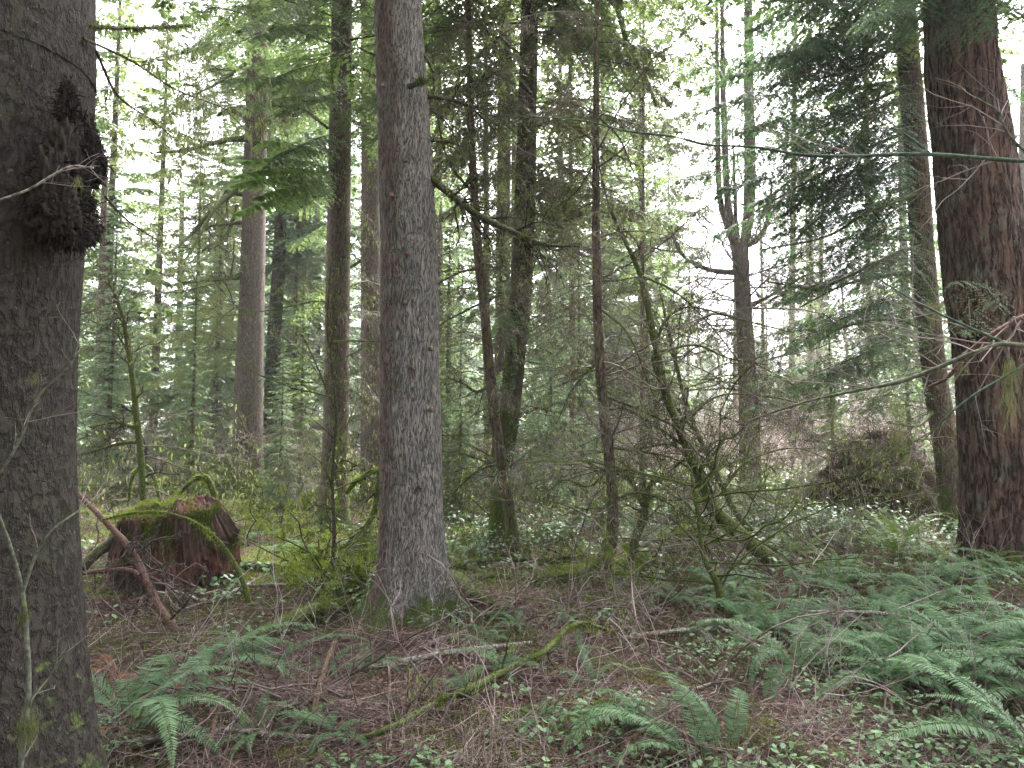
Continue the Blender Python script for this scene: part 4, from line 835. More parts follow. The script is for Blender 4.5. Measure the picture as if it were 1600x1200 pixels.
k_ = (vm[:, 2] > .35); Pq = Pm[k_]; Pq = Pq[noise(Pq[:, 0]*3, Pq[:, 1]*3, 0, 6) > .55]; hang(g, np.repeat(Pq, 3, 0)+rg.normal(0, .04, (len(Pq)*3, 3)), .09, .009, rg, 1); g.build('rootlets', [M['root'], M['moss']], root, base=b)

# ===== fallen branches, logs, sticks
def stick(name, label, pts, rad, mat='stick_white', mossn=0, lift=.02, levels=0, nch=(4, 2), L=.3, cat='branch', mmat='moss', sides=9, lich=0, group=None, Y=None):
    P_ = np.array(onG(pts, lift)) if Y is None else np.array(pxl(pts, Y))
    r = np.array(rad)*(P_[:, 1]/F) if len(rad) == len(P_) else np.linspace(rad[0], rad[-1], len(P_))*P_[:, 1]/F
    b = P_[0].copy(); o = dead_limb(None, (0, 0, 0), P_, r, levels, nch, L, mat=mat, name=name, lich=lich, mossn=mossn, sides=sides, mossmat=mmat)
    # move origin to the first point
    off = b.astype(float)
    o.data.transform(__import__('mathutils').Matrix.Translation(-__import__('mathutils').Vector(off))); o.location = off
    for c in o.children: c.location = -off
    tag(o, label, cat, group); return o
stick('fallen_log', 'brown log with mossy top lying from the red stump toward the central trunk', [(335, 885, .05), (380, 890, .05), (450, 897, .05), (520, 902, .05), (585, 908, .04)], [9, 9, 8.5, 8, 7], 'limb', 1500, cat='log', mmat='moss_bright')
stick('fallen_log', 'moss covered log lying right of the central trunk base', [(712, 912, .04), (770, 908, .05), (830, 912, .04), (890, 905, .05)], [6, 6, 5, 4], 'limb_mossy', 2500, cat='log')
stick('fallen_branch', 'slender mossy branch crossing behind the central trunk base to the right', [(690, 895, .06), (760, 885, .08), (830, 882, .06), (900, 880, .08)], [3.5, 3, 3, 2], 'limb_mossy', 1200, levels=2, nch=(7, 3), mmat='moss_bright')
stick('fallen_branch', 'long bright mossy bough curving over the litter at bottom centre', [(560, 1165, .03), (615, 1160, .08), (680, 1118, .07), (735, 1112, .13), (790, 1072, .10), (850, 1062, .18), (900, 1020, .20), (960, 1012, .12)], [3, 5, 4.5, 6, 5, 4.5, 4, 2], 'limb_mossy', 5000, levels=3, nch=(16, 5, 2), L=.4, lich=900, mmat='moss')
stick('fallen_branch', 'thick mossy root bough left of bottom centre, above the left ferns', [(385, 1015, .04), (440, 995, .10), (490, 975, .12), (530, 960, .06), (580, 945, .03)], [7, 10, 10, 8, 6], 'limb_mossy', 5000, mmat='moss')
stick('fallen_stick', 'long whitish stick lying across the bottom left foreground', [(180, 1172, .03), (280, 1165, .05), (350, 1155, .05), (430, 1160, .04), (545, 1167, .03)], [3, 4, 4.5, 4.5, 3.5], 'stick_white', 0, cat='stick')
stick('fallen_stick', 'white barked stick lying in the litter below the central trunk', [(560, 1052, .03), (640, 1040, .04), (720, 1026, .04), (830, 1015, .05)], [3.5, 4.5, 4.5, 3], 'stick_white', 200, cat='stick')
stick('fallen_stick', 'short whitish stick just above the long one below the central trunk', [(655, 1020, .03), (690, 1008, .04), (728, 993, .03)], [3, 5, 3.5], 'limb_bare', 0, cat='stick')
stick('fallen_stick', 'white stick lying right of centre at the left end of the ferns', [(975, 1005, .05), (1050, 998, .06), (1138, 990, .06)], [2.5, 4, 3.5], 'stick_white', 0, cat='stick', levels=1, nch=(3,))
stick('fallen_stick', 'pale stick slanting down right under the big fern', [(1125, 992, .06), (1190, 1025, .06), (1268, 1062, .06)], [2.5, 3, 2], 'stick_white', 0, cat='stick')
stick('fallen_stick', 'lichened pale stick resting across the right hand ferns', [(1265, 1000, .22), (1340, 1008, .25), (1400, 1018, .26), (1470, 1030, .22)], [1.6, 2.5, 3.5, 2], 'stick_white', 150, cat='stick')
stick('fallen_stick', 'slender pale stick lying right of the red stump', [(288, 957, .03), (350, 938, .05), (378, 925, .05), (415, 903, .04)], [2, 2.5, 2.5, 1.5], 'stick_white', 0, cat='stick')
stick('fallen_stick', 'short white twig branching beside the red stump stick', [(372, 923, .05), (410, 920, .04), (450, 918, .03)], [1.6, 2, 1.6], 'stick_white', 0, cat='stick')
stick('leaning_stick', 'reddish stick leaning upright out of the left ferns', [(485, 1140, .02), (500, 1100, .12), (515, 1065, .18), (525, 1045, .22)], [4.5, 4.5, 4, 3], 'limb_red', 300, cat='stick')
stick('leaning_stick', 'short broken reddish stick poking up at bottom left', [(322, 1190, .02), (330, 1170, .08), (340, 1145, .14)], [4, 4, 3.5], 'limb_red', 0, cat='stick')
stick('fallen_stick', 'thin dark stick slanting through the litter below the moss coated trunk', [(722, 1022, .04), (755, 1000, .08), (790, 965, .12), (805, 950, .14)], [1.5, 1.6, 1.5, 1], 'limb', 0, cat='stick', levels=1, nch=(4,))
stick('dead_branch', 'dark dead branch propped across the litter right of centre', [(918, 1000, .05), (960, 955, .16), (1000, 925, .24), (1030, 910, .28)], [2.4, 2.4, 2, 1.2], 'limb', 0, levels=2, nch=(7, 3), L=.4)
stick('dead_branch', 'reddish brown dead bough sprawled in front of the red stump', [(120, 770, 7.2), (165, 815, 7.), (205, 860, 6.8), (228, 905, 6.6), (250, 950, 6.4), (282, 992, 6.2)], [3.5, 4.5, 5, 6.5, 6, 5.5], 'limb_red', 0, levels=3, nch=(16, 6, 4), L=.6, Y=6.6)
stick('dead_branch', 'curved reddish dead branch arching left of the red stump foot', [(120, 897, 6.4), (160, 892, 6.5), (205, 892, 6.6), (228, 915, 6.6)], [3, 3.5, 4, 4], 'limb_red', 0, levels=3, nch=(10, 4, 3), L=.5, Y=6.5)
stick('arched_branch', 'arching grey green mossy branch bowed over the right side of the stump', [WYp for WYp in [(160, 812), (215, 801), (265, 803), (310, 820), (350, 855), (378, 905), (393, 960), (398, 997)]], [1.6, 2, 2.2, 2.6, 3, 4, 4.6, 5.5], 'limb_mossy', 2600, levels=1, nch=(8,), L=.3, Y=6.9, mmat='moss_bright')
stick('arched_branch', 'upright bright mossy branch rising behind the stump beside the arched one', [(395, 930), (375, 880), (355, 850), (342, 800), (330, 760), (318, 745), (290, 760), (268, 790)], [5, 5, 4, 4, 5, 3.5, 3, 2], 'limb_mossy', 3000, levels=1, nch=(8,), L=.3, Y=8.9, mmat='moss_bright')
stick('fallen_log', 'bright mossy log lying behind the stump toward the smooth pale trunk', [(120, 782, .25), (200, 772, .28), (290, 765, .3), (350, 768, .2), (420, 772, .2)], [3, 4, 4, 4, 3], 'limb_mossy', 3500, levels=2, nch=(10, 3), L=.5, mmat='moss_bright', cat='log')
stick('fallen_log', 'bright mossy log running between the two slim left trunks', [(398, 766, .25), (430, 762, .3), (470, 760, .3), (512, 757, .3)], [5, 5, 5, 4], 'limb_mossy', 3000, levels=2, nch=(8, 3), L=.6, mmat='moss_bright', cat='log')
stick('arched_branch', 'mossy branch arching down left of the central trunk like a hook', [(540, 770), (560, 750), (590, 735), (592, 760), (585, 800), (560, 840), (535, 870)], [3, 3.5, 4, 6, 5, 4, 3], 'limb_mossy', 4000, levels=2, nch=(9, 3), L=.5, Y=10.5, mmat='moss_bright')
stick('arched_branch', 'pale mossy hoop of fallen branch behind the stump', [(200, 790), (207, 745), (225, 728), (240, 745), (252, 795)], [2, 3, 3.5, 3, 2.5], 'limb_mossy', 1800, Y=13.5, mmat='moss_bright')
rgm = np.random.default_rng(88)
for i_, (x, y, nm) in enumerate(((455, 850, 'just right of the stump'), (500, 880, 'left of the slim brown trunk foot'), (560, 905, 'hard against the left of the central trunk'), (540, 860, 'between brown and central trunks'), (430, 820, 'under the smooth pale trunk'), (900, 880, 'by the kinked reddish stem'), (1060, 870, 'under the leaning maple'), (870, 850, 'right of the moss coated trunk foot'), (1010, 910, 'by the short curved sapling'), (580, 930, 'at the left root of the central trunk'), (470, 900, 'over the fallen log right of the stump'), (400, 850, 'just right of the stump top'), (520, 930, 'between the fallen log and the mossy bough'), (180, 790, 'left behind the stump'), (300, 775, 'directly behind the stump'), (590, 870, 'behind the left side of the central trunk'), (480, 800, 'left of the slim brown trunk'), (730, 860, 'right behind the central trunk'))):
    g = Geo(); P0 = G(x, y); n = 9; a = rgm.uniform(0, 2*pi, n)
    S = grow(np.repeat(P0[None], n, 0)+rgm.normal(0, .12, (n, 3))*[1, 1, .1], np.stack([np.cos(a), np.sin(a), rgm.uniform(.2, 1.2, n)], 1), rgm.uniform(.5, 1.1, n), .015, 2, [5, 3], rgm, k=6, wander=.3, grav=-.16, ratio=.5)
    g.segs(*S[:4], 0, 4); q = rgm.integers(0, len(S[4]), 7000); PP = S[4][q]+rgm.normal(0, .012, (7000, 3)); hang(g, PP, .05, .004, rgm, 1, .8)
    tag(g.build('mossy_snag', [M['limb'], M['moss' if i_ % 2 else 'moss_bright']], None, loc=P0, base=P0), f'tangle of moss draped dead twigs {nm}', 'dead branch')

for i_, (x, y, nm) in enumerate(((1000, 960, 'between the kinked stem and the right hand ferns'), (860, 960, 'below the foot of the kinked reddish stem'), (1150, 900, 'under the foot of the leaning maple'), (760, 970, 'right of the central trunk base'), (300, 930, 'in front of the red stump'), (1330, 880, 'on the fern slope below the root mound'), (1080, 1080, 'among the low plants at bottom right of centre'), (480, 1090, 'beside the leaning reddish stick'))):
    P0 = G(x, y); rg2 = np.random.default_rng(640+i_); n = 7; a = rg2.uniform(0, 2*pi, n); g = Geo()
    S = grow(np.repeat(P0[None], n, 0)+rg2.normal(0, .15, (n, 3))*[1, 1, 0]+[0, 0, .03], np.stack([np.cos(a), np.sin(a), rg2.uniform(.1, .7, n)], 1), rg2.uniform(.5, 1.2, n), .009, 3, [6, 4, 3], rg2, k=6, wander=.2, grav=-.06, ratio=.5, rmin=.002)
    g.segs(*S[:4], 0, 4); hang(g, S[4][rg2.integers(0, len(S[4]), 300)], .03, .003, rg2, 1)
    tag(g.build('dead_twiggy_branch', [M['twig_floor'], M['lichen_dull']], None, loc=P0, base=P0), f'brittle bare dead branch with many twigs {nm}', 'dead branch')
# ===== ferns
def frond_mesh(Lf, wid, npin, rg, arch=.55, hw=.0075, mat='fern', twist=0.):
    'frond along +Y rising then arching'
    g = Geo(); t = np.linspace(0, 1, 26); el = R(62)*(1-t)-R(arch*90)*t**1.1
    st = Lf/25; y = np.concatenate([[0], np.cumsum(np.cos(el[:-1])*st)]); z = np.concatenate([[0], np.cumsum(np.sin(el[:-1])*st)])
    x = twist*t**2*Lf; pts = np.stack([x, y, z], 1)
    g.segs(pts[:-1], pts[1:], .003*(1-.7*t[:-1]), .003*(1-.7*t[1:]), 1)
    u = np.linspace(.14, .995, npin); T = nrm(np.gradient(pts, axis=0)); ip = lambda A: np.stack([np.interp(u, t, A[:, k]) for k in range(3)], 1)
    Pp, Tt = ip(pts), nrm(ip(T)); sd = nrm(np.cross(Tt, np.array([0, 0, 1.])+0*Tt)); up = np.cross(sd, Tt)
    prof = np.minimum(1, (u-.05)/.22)*np.clip((1-u)/.55, 0, 1)**.75
    for s_ in (1, -1):
        k = rg.random(npin) > .03
        D = nrm(sd*s_+Tt*.32+up*rg.normal(.02, .14, npin)[:, None]-np.array([0, 0, .12])); LL = np.maximum(wid*prof*rg.uniform(.88, 1.08, npin), .006)
        S_ = nrm(np.cross(D, up+rg.normal(size=up.shape)*.18))
        Bn = Tt*(LL*.14)[:, None]-up*(LL*.16)[:, None]
        g.straps(Pp[k], D[k], S_[k], LL[k], hw*(.55+.45*prof[k]), Bn[k], 0)
    o = g.build('frond', [M[mat], M['fern_y' if mat != 'fern_dead' else 'fern_dead']]); COL.objects.unlink(o); return o
rg = np.random.default_rng(55)
FR = {'fern': [frond_mesh(L_, w_, n_, rg, a_, h_, 'fern', tw) for L_, w_, n_, a_, h_, tw in ((.95, .085, 66, .5, .006, .1), (.85, .08, 60, .75, .006, -.12), (1.05, .09, 72, .35, .006, .05), (.7, .07, 50, .6, .006, -.05), (.9, .085, 62, .95, .006, .15))],
      'fern_y': [frond_mesh(L_, w_, n_, rg, a_, h_, 'fern_y', tw) for L_, w_, n_, a_, h_, tw in ((.95, .08, 48, .3, .0075, .1), (.8, .075, 44, .55, .0075, -.12), (.7, .07, 40, .8, .007, .05))],
      'fern_dead': [frond_mesh(L_, w_, n_, rg, a_, h_, 'fern_dead', tw) for L_, w_, n_, a_, h_, tw in ((.8, .05, 44, 1.0, .005, .1), (.7, .045, 40, .8, .005, -.15))]}
def fern(x, y, label, n=11, s=1., kind='fern', az=None, tilt=0., group=None, cat='fern'):
    b = G(x, y); root = empty('sword_fern', b); tag(root, label, cat, group)
    azs = az if az is not None else [i*2*pi/n+rg.uniform(-.3, .3) for i in range(n)]
    for a in azs:
        src = FR[kind][rg.integers(len(FR[kind]))]; c = src.copy(); COL.objects.link(c); c.parent = root
        q = s*rg.uniform(.75, 1.1); c.scale = (q, q, q); c.rotation_euler = (R(rg.uniform(-14, 12))+tilt, rg.uniform(-.25, .25), a if az is None else a+rg.uniform(-.08, .08))
        c.location = (rg.uniform(-.03, .03), rg.uniform(-.03, .03), 0)
    if kind != 'fern_dead' and len(azs) > 5 and s > .55:
        for _ in range(2):
            src = FR['fern_dead'][rg.integers(2)]; c = src.copy(); COL.objects.link(c); c.parent = root; q = s*rg.uniform(.7, 1.); c.scale = (q, q, q); c.rotation_euler = (R(rg.uniform(-40, -20)), 0, rg.uniform(0, 6.28)); c.location = (0, 0, .02)
    return root
def A(deg): return R(deg-90)   # direction on the ground: 0 = right, 90 = away, 180 = left
fern(205, 1150, 'large fern at lower left with long arched fronds reaching right', az=[A(q) for q in (20, 5, 38, 60, 95, 130, -20, 175, -50)], s=1.05)
fern(320, 1065, 'fern just above the large lower left one, fronds sweeping right', az=[A(q) for q in (10, 35, 70, 110, 150, -15, -60)], s=.85)
fern(425, 1055, 'fern beside the leaning reddish stick, one frond drooping down', az=[A(q) for q in (-75, -40, 10, 60, 120, 170)], s=.75)
fern(250, 1095, 'small upright fern between the left edge trunk and the large left one', n=6, s=.6)
fern(195, 880, 'single fresh frond standing before the red stump', az=[A(35), A(60)], s=.6)
fern(150, 900, 'small fern sprig at the foot of the stump, by the left edge trunk', n=4, s=.5)
fern(790, 1060, 'small fern in the middle of the litter foreground', az=[A(q) for q in (25, 150, 190, -20, 80)], s=.6)
fern(1010, 1150, 'dense low fern at the bottom right of centre', az=[A(q) for q in (165, 185, 140, 120, 200, 100, 75, 50)], s=.8)
fern(1090, 1205, 'fern cut by the bottom edge right of centre', az=[A(q) for q in (150, 175, 125, 100, 70, 195)], s=.8)
fern(1130, 1190, 'upright narrow fern with tall fresh fronds near the bottom edge', az=[A(q) for q in (80, 110)], s=.75, tilt=.3)
fern(1245, 1060, 'large fern in the right foreground with long drooping fronds', az=[A(q) for q in (215, 190, 240, 160, 130, 100, 60, 30, -10)], s=.95)
fern(1640, 1110, 'big fern reaching in from the lower right edge', az=[A(q) for q in (170, 180, 190, 160, 205, 145, 120)], s=1.15)
fern(1680, 1040, 'fern reaching in from the right edge above the bottom one', az=[A(q) for q in (170, 185, 200, 150, 130)], s=1.1)
fern(1620, 1200, 'fern filling the bottom right corner', az=[A(q) for q in (150, 170, 130, 190, 110)], s=.9)
fern(1590, 905, 'green fern growing at the foot of the furrowed trunk', n=8, s=.75)
fern(1400, 872, 'upright yellow green fern in front of the root mound', n=13, s=1.05, kind='fern_y', tilt=.25)
fern(178, 1060, 'rust coloured dead fern against the left edge trunk', az=[A(q) for q in (200, 170, 230, 250, 140, 300)], s=.75, kind='fern_dead')
fern(205, 1100, 'lower rust coloured dead fern beside the left edge trunk', az=[A(q) for q in (100, 130, 60, 200, 260)], s=.6, kind='fern_dead')
fern(845, 1065, 'curled brown dead fern in the middle foreground', az=[A(q) for q in (10, 160, -30, 200)], s=.42, kind='fern_dead')
fern(1005, 1005, 'small orange dead fern frond right of centre', az=[A(q) for q in (30, 60)], s=.35, kind='fern_dead')
fern(1400, 935, 'russet dead fern among the right hand ferns', az=[A(q) for q in (10, 160, -30, 200, 80)], s=.6, kind='fern_dead')
zones = [((1040, 1330), (915, 1010), 15, 'fern', .72, 'sword fern in the patch under the leaning maple'),
         ((1330, 1600), (905, 1080), 22, 'fern', .75, 'sword fern in the dense patch before the furrowed trunk'),
         ((1230, 1560), (830, 900), 13, 'fern_y', .75, 'yellow green fern on the slope below the root mound'),
         ((1000, 1300), (800, 880), 10, 'fern', .7, 'far fern scattered behind the leaning maple'),
         ((420, 620), (790, 870), 6, 'fern', .6, 'small fern on the mossy floor behind the slim left trunks'),
         ((300, 760), (1030, 1180), 7, 'fern', .38, 'small fern sprig in the brown litter between the lower left ferns and bottom centre'),
         ((760, 1000), (930, 1180), 8, 'fern', .45, 'small fern in the litter left of the right hand ferns'),
         ((690, 930), (790, 860), 6, 'fern', .6, 'small fern behind the moss coated trunk')]
for (x0, x1), (y0, y1), n, kd, s, lab in zones:
    for _ in range(n): fern(rg.uniform(x0, x1), rg.uniform(y0, y1), lab, n=int(rg.integers(7, 11)), s=s*rg.uniform(.75, 1.15), kind=kd, group=lab.replace('fern', 'ferns', 1))

# ===== ground cover
rg = np.random.default_rng(66)
def scatter(n, Y0, Y1, pw=1.0, edge=.80):
    u = rg.random(n); Yv = Y0*(Y1/Y0)**(u**pw); x = Yv*rg.uniform(-edge, edge, n); return x, Yv
def lay(n, Y0, Y1, L, W, mat, name, label, cat, mask=None, up=.15, lift=.006, grow_=True, pw=1., strap=False, kind='stuff'):
    x, y = scatter(n, Y0, Y1, pw)
    if mask is not None: k = mask(x, y); x, y = x[k], y[k]
    n = len(x); sc = np.clip(y/5, .75, 3) if grow_ else np.ones(n)
    a = rg.uniform(0, 2*pi, n); d = nrm(np.stack([np.cos(a), np.sin(a), rg.normal(0, up, n)], 1)); s = nrm(np.cross(d, np.stack([rg.normal(0, .35, n), rg.normal(0, .35, n), np.ones(n)], 1)))
    P_ = np.stack([x, y, H(x, y)+lift+rg.uniform(0, .012, n)], 1); g = Geo()
    if strap: g.straps(P_, d, s, L*rg.uniform(.5, 1.3, n)*sc, W*rg.uniform(.7, 1.3, n)*sc, -np.array([[0, 0, 1.]])*.01*sc[:, None])
    else: g.blades(P_, d, s, L*rg.uniform(.4, 1.4, n)*sc, W*rg.uniform(.6, 1.3, n)*sc)
    return tag(g.build(name, M[mat]), label, cat, kind=kind)
lay(120000, 2.6, 22, .055, .0024, 'litter', 'needle_litter', 'brown needles and fine twigs strewn over the forest floor', 'litter', up=.25)
lay(60000, 2.6, 22, .034, .011, 'litter_leaf', 'leaf_litter', 'scraps of dead brown leaves scattered on the forest floor', 'litter', up=.3, strap=True)
mossn = lambda x, y: (fbm(x*1.1+3, y*1.1, 0, 3, 41)+.08*np.clip((y-6)/8, 0, 1)+.07*np.clip(x/4, -1, 1)) > .475
lay(330000, 2.6, 26, .032, .0042, 'moss', 'ground_moss', 'patches of green moss on the forest floor', 'moss', mask=mossn, up=1.2)
lay(120000, 7, 26, .03, .005, 'moss_bright', 'bright_ground_moss', 'bright yellow green moss between and behind the trunks', 'moss', mask=lambda x, y: fbm(x*.8+13, y*.8, 0, 3, 47) > .53, up=1.2)  # moss of a brighter yellow green, in random patches
def mossbed(label, spots, n, seed):
    rg_ = np.random.default_rng(seed); g = Geo()
    for px_, py_, rx, ry in spots:
        c = G(px_, py_); q = np.sqrt(rg_.random(n)); a = rg_.uniform(0, 2*pi, n); x = c[0]+rx*q*np.cos(a); y = c[1]+ry*q*np.sin(a)
        k = fbm(x*2.2, y*2.2, 0, 3, 61)+.12*(1-q) > .5; x, y = x[k], y[k]; m = len(x)
        d = nrm(rg_.normal(size=(m, 3))+[0, 0, .8]); s_ = nrm(np.cross(d, rg_.normal(size=(m, 3))))
        g.blades(np.stack([x, y, H(x, y)], 1), d, s_, rg_.uniform(.015, .05, m)*c[1]/8, .006*c[1]/8)
    tag(g.build('moss_carpet', M['moss_bright']), label, 'moss', kind='stuff')
mossbed('bright carpet of moss on the ground behind the central trunk', [(735, 850, 1.1, 2.6), (700, 870, .7, 1.5), (560, 850, .9, 2.2), (480, 880, .9, 1.6)], 16000, 5)
mossbed('moss cushions on the ground below the leaning maple and slim reddish stem', [(1060, 885, .8, 1.0), (900, 880, .6, .8), (1000, 930, .6, .5)], 9000, 6)
mossbed('moss cushions in the litter of the near foreground', [(740, 1150, .45, .3), (1380, 1090, .5, .3), (1250, 1150, .4, .25), (900, 1120, .35, .25), (440, 1180, .3, .2), (1030, 1080, .3, .3)], 6000, 7)
# small broadleaf sprigs
def sprigs(n, Y0, Y1, mask, mat, name, label, nl=9, Ls=.035, hgt=.12, pw=1.):
    x, y = scatter(n, Y0, Y1, pw); k = mask(x, y); x, y = x[k], y[k]; n = len(x); g = Geo()
    B_ = np.repeat(np.stack([x, y, H(x, y)], 1), nl, 0); m = n*nl; a = rg.uniform(0, 2*pi, m); sc = np.repeat(np.clip(y/6, .8, 1.9), nl)
    off = np.stack([np.cos(a)*rg.uniform(.02, .14, m), np.sin(a)*rg.uniform(.02, .14, m), rg.uniform(.2, 1, m)*hgt], 1)*sc[:, None]
    P_ = B_+off; d = nrm(np.stack([np.cos(a), np.sin(a), rg.normal(-.1, .3, m)], 1)); s = nrm(np.cross(d, np.stack([rg.normal(0, .3, m), rg.normal(0, .3, m), np.ones(m)], 1)))
    g.straps(P_, d, s, Ls*rg.uniform(.6, 1.4, m)*sc, Ls*.38*rg.uniform(.8, 1.2, m)*sc, -np.array([[0, 0, 1.]])*(Ls*.2*sc)[:, None], 0)
    g.segs(B_, P_, .0014*sc, .0008*sc, 1); return tag(g.build(name, [M[mat], M['twig']]), label, 'ground cover', kind='stuff')
sprigs(2500, 2.7, 13, lambda x, y: fbm(x*1.4, y*1.4, 0, 3, 51)+.1*np.clip(x/3, -1, 1)+.05*(y < 4.2) > .53, 'salal', 'creeping_leaves', 'small round leaved creeping plants among the litter and ferns', nl=8, Ls=.045)
sprigs(4200, 9.5, 32, lambda x, y: (fbm(x*.7, y*.7, 0, 3, 53) > .47) & (x/y > -.12), 'salal', 'salal_cover', 'glossy low salal leaves carpeting the floor behind the trunks', nl=10, Ls=.032, hgt=.26)
sprigs(2500, 20, 45, lambda x, y: y > 0, 'fern_y', 'clearing_grass', 'bright green low growth at the edge of the clearing', nl=10, Ls=.08, hgt=.25)
# loose twigs on the floor
x, y = scatter(6500, 2.7, 18); n = len(x); a = rg.uniform(0, 2*pi, n); g = Geo()
S = grow(np.stack([x, y, H(x, y)+.02], 1), np.stack([np.cos(a), np.sin(a), rg.normal(.08, .12, n)], 1), rg.uniform(.12, .7, n), rg.uniform(.0015, .0045, n), 1, [3], rg, k=4, wander=.12, grav=-.01)
S[0][:, 2] = np.maximum(S[0][:, 2], H(S[0][:, 0], S[0][:, 1])+.008); S[1][:, 2] = np.maximum(S[1][:, 2], H(S[1][:, 0], S[1][:, 1])+.008)
g.segs(*S[:4], 0); tag(g.build('fallen_twigs', M['twig_floor']), 'countless loose twigs lying on the forest floor', 'twigs', kind='stuff')
# upright wiry stems
x, y = scatter(240, 3.4, 16); n = len(x); g = Geo()
S = grow(np.stack([x, y, H(x, y)-.01], 1), np.stack([rg.normal(0, .35, n), rg.normal(0, .3, n), np.ones(n)], 1), rg.uniform(.3, 1.1, n), rg.uniform(.0015, .0035, n), 1, [4], rg, k=5, wander=.14, grav=-.01)
g.segs(*S[:4], 0); tag(g.build('wiry_stems', M['twig_pale']), 'thin leafless wiry stems sprouting from the forest floor', 'stems', kind='stuff')

# ===== foreground boughs
b = np.array([4.3, 2.6, float(H(4.3, 2.6))]); root = empty('vine_maple', b); tag(root, 'bare green stemmed maple reaching in close from the right edge', 'shrub')
g = Geo(); sweep(g, [b-[0, 0, .1], b+[-.1, .1, 1], b+[-.2, 0, 2], b+[-.1, 0, 3.2]], [.04, .035, .03, .02], 12, 30); g.build('stem', M['grey_stem'], root, base=b)
def fgl(pts, rad, mat, nch=(7, 3), L=.3, lv=2, lich=0, tm='twig_pale', mossn=0):
    P_ = pxl(pts, 2.5); return dead_limb(root, b, P_, np.array(rad)*np.array([q[1] for q in P_])/F, lv, nch, L, rg, mat, 'branch', tm, lich, .05, mossn, 0, 10, .12, (30, 60))
fgl([(2270, 330, 2.6), (1900, 270, 2.6), (1600, 252, 2.5), (1450, 241, 2.5), (1330, 244, 2.6), (1255, 242, 2.65), (1180, 230, 2.7), (1105, 226, 2.75), (1050, 213, 2.8), (975, 204, 2.85), (900, 187, 2.9), (760, 180, 3.0)], [5, 4, 3.2, 2.9, 2.7, 2.5, 2.2, 2, 1.8, 1.5, 1.2, .6], 'green_stem', (14, 4), .45)
fgl([(2250, 700, 2.6), (1850, 570, 2.6), (1600, 540, 2.5), (1540, 545, 2.5), (1420, 592, 2.6), (1330, 612, 2.7), (1270, 625, 2.8), (1215, 642, 2.9), (1150, 665, 3)], [8, 5.5, 4.2, 3.8, 3.2, 2.5, 2, 1.5, .8], 'grey_stem', (16, 5), .4)
fgl([(1580, 540, 2.5), (1500, 505, 2.5), (1420, 465, 2.6), (1340, 415, 2.7)], [2.5, 2, 1.6, .8], 'green_stem')
fgl([(1640, 480, 2.6), (1600, 495, 2.6), (1555, 520, 2.6), (1515, 550, 2.65), (1480, 590, 2.7), (1450, 605, 2.75)], [5, 4.5, 4.2, 4, 3, 1.5], 'limb_red')
fgl([(1700, 500, 2.5), (1600, 570, 2.5), (1510, 625, 2.5), (1440, 690, 2.6)], [2, 1.8, 1.4, .8], 'green_stem')
fgl([(1700, 300, 2.3), (1600, 235, 2.3), (1567, 195, 2.3), (1560, 175, 2.3), (1525, 153, 2.3)], [3, 2.6, 2.4, 2, 1.6], 'grey_stem')
fgl([(1460, 245, 2.5), (1435, 225, 2.5), (1408, 205, 2.5)], [2.4, 2, 1.6], 'green_stem', (2, 2), .1)
for (x, y, Yq, n, L_) in ((1458, 470, 2.6, 40, .13), (1575, 560, 2.5, 60, .2), (1400, 620, 2.8, 60, .22), (1305, 640, 2.8, 30, .12), (1580, 620, 2.5, 30, .14), (1040, 190, 3, 18, .08), (1500, 565, 2.6, 20, .06), (1350, 610, 2.7, 16, .05), (1250, 630, 2.8, 14, .05)):
    g = Geo(); q = WY(x, y, Yq)+rg.normal(0, .007, (n, 3))*[2.2, 1, 1]+np.array([0, 0, -1])*(rg.random(n)**2*L_*.7)[:, None]; q = np.repeat(q, 4, 0)+rg.normal(0, .003, (4*n, 3))*[1, 1, 3]; hang(g, q, L_*.38, .0006, rg, 0, .22); g.build('hanging_lichen', M['lichen_dull'], root, base=b)
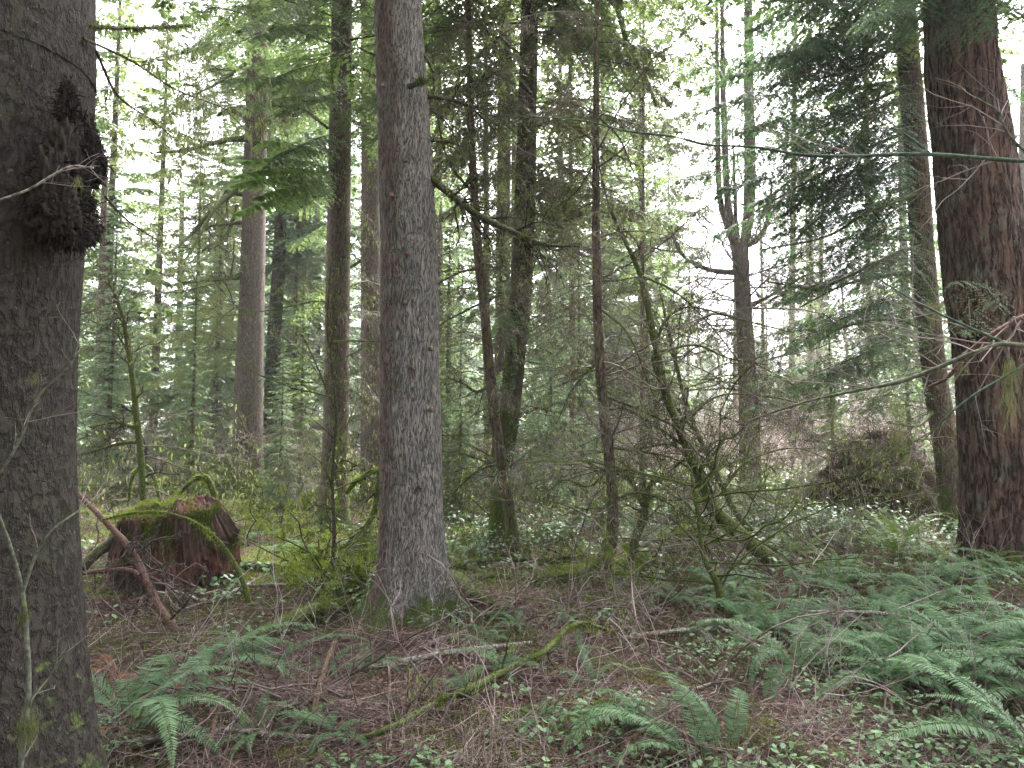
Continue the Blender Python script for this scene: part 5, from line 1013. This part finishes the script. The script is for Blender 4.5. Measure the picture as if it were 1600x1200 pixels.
# grey sapling before the left trunk
b = np.array([-1.62, 2.25, 0.]); b[2] = float(H(b[0], b[1])); root = empty('grey_sapling', b); tag(root, 'grey green sapling stem with moss tufts in front of the left edge trunk', 'sapling')
fgl([(20, 1350, 2.25), (32, 1200, 2.25), (45, 1090, 2.25), (42, 1000, 2.25), (35, 925, 2.25), (15, 850, 2.2), (-15, 770, 2.15)], [4.5, 4, 3.6, 3.4, 3, 2.4, 1.6], 'grey_stem', (3, 2), .15, 1)
fgl([(36, 925, 2.25), (55, 870, 2.25), (80, 830, 2.25), (120, 800, 2.3), (160, 770, 2.4)], [2.6, 2.2, 1.8, 1.4, 1], 'grey_stem', (5, 2), .15)
fgl([(0, 740, 2.3), (30, 690, 2.3), (60, 620, 2.3), (110, 570, 2.3), (125, 520, 2.3)], [2, 2, 1.8, 1.4, .8], 'grey_stem', (6, 3), .2)
fgl([(-20, 318, 2.3), (40, 298, 2.3), (80, 275, 2.3), (112, 260, 2.3), (146, 262, 2.3)], [1.5, 1.8, 2, 2, 1.6], 'stick_white', (6, 3), .15)
fgl([(45, 1110, 2.25), (52, 1090, 2.25), (75, 1060, 2.3), (95, 1030, 2.3), (110, 1015, 2.3)], [1.5, 1.4, 1.2, 1, .6], 'grey_stem', (3, 2), .1)
for (x, y, n, L_, sg) in ((45, 1130, 260, .08, .013), (38, 960, 150, .06, .005), (120, 280, 40, .07, .004), (55, 590, 30, .05, .004)):
    g = Geo(); q = WY(x, y, 2.25)+rg.normal(0, 1, (n, 3))*[sg, sg, sg*2]; q = np.repeat(q, 2, 0)+rg.normal(0, .004, (2*n, 3)); hang(g, q, L_*.5, .0007, rg, 0, .3); g.build('hanging_lichen', M['lichen_dull'], root, base=b)

# ---------------------------------------------------------------- haze
hz = Geo(); x0, x1, y0, y1, z0, z1 = -300, 300, -50, 260, -12, 60
v = [(x, y, z) for x in (x0, x1) for y in (y0, y1) for z in (z0, z1)]
hz.add(v, [(0, 1, 3, 2), (4, 6, 7, 5), (0, 4, 5, 1), (2, 3, 7, 6), (0, 2, 6, 4), (1, 5, 7, 3)])
hm = bpy.data.materials.new('haze'); hm.use_nodes = True; t = hm.node_tree; t.nodes.remove(t.nodes['Principled BSDF'])
pv = t.nodes.new('ShaderNodeVolumePrincipled'); pv.inputs['Color'].default_value = (.92, .95, 1, 1); pv.inputs['Density'].default_value = .0008; pv.inputs['Anisotropy'].default_value = .3
t.links.new(pv.outputs[0], t.nodes['Material Output'].inputs['Volume'])
if True: tag(hz.build('haze', hm), kind='stuff')
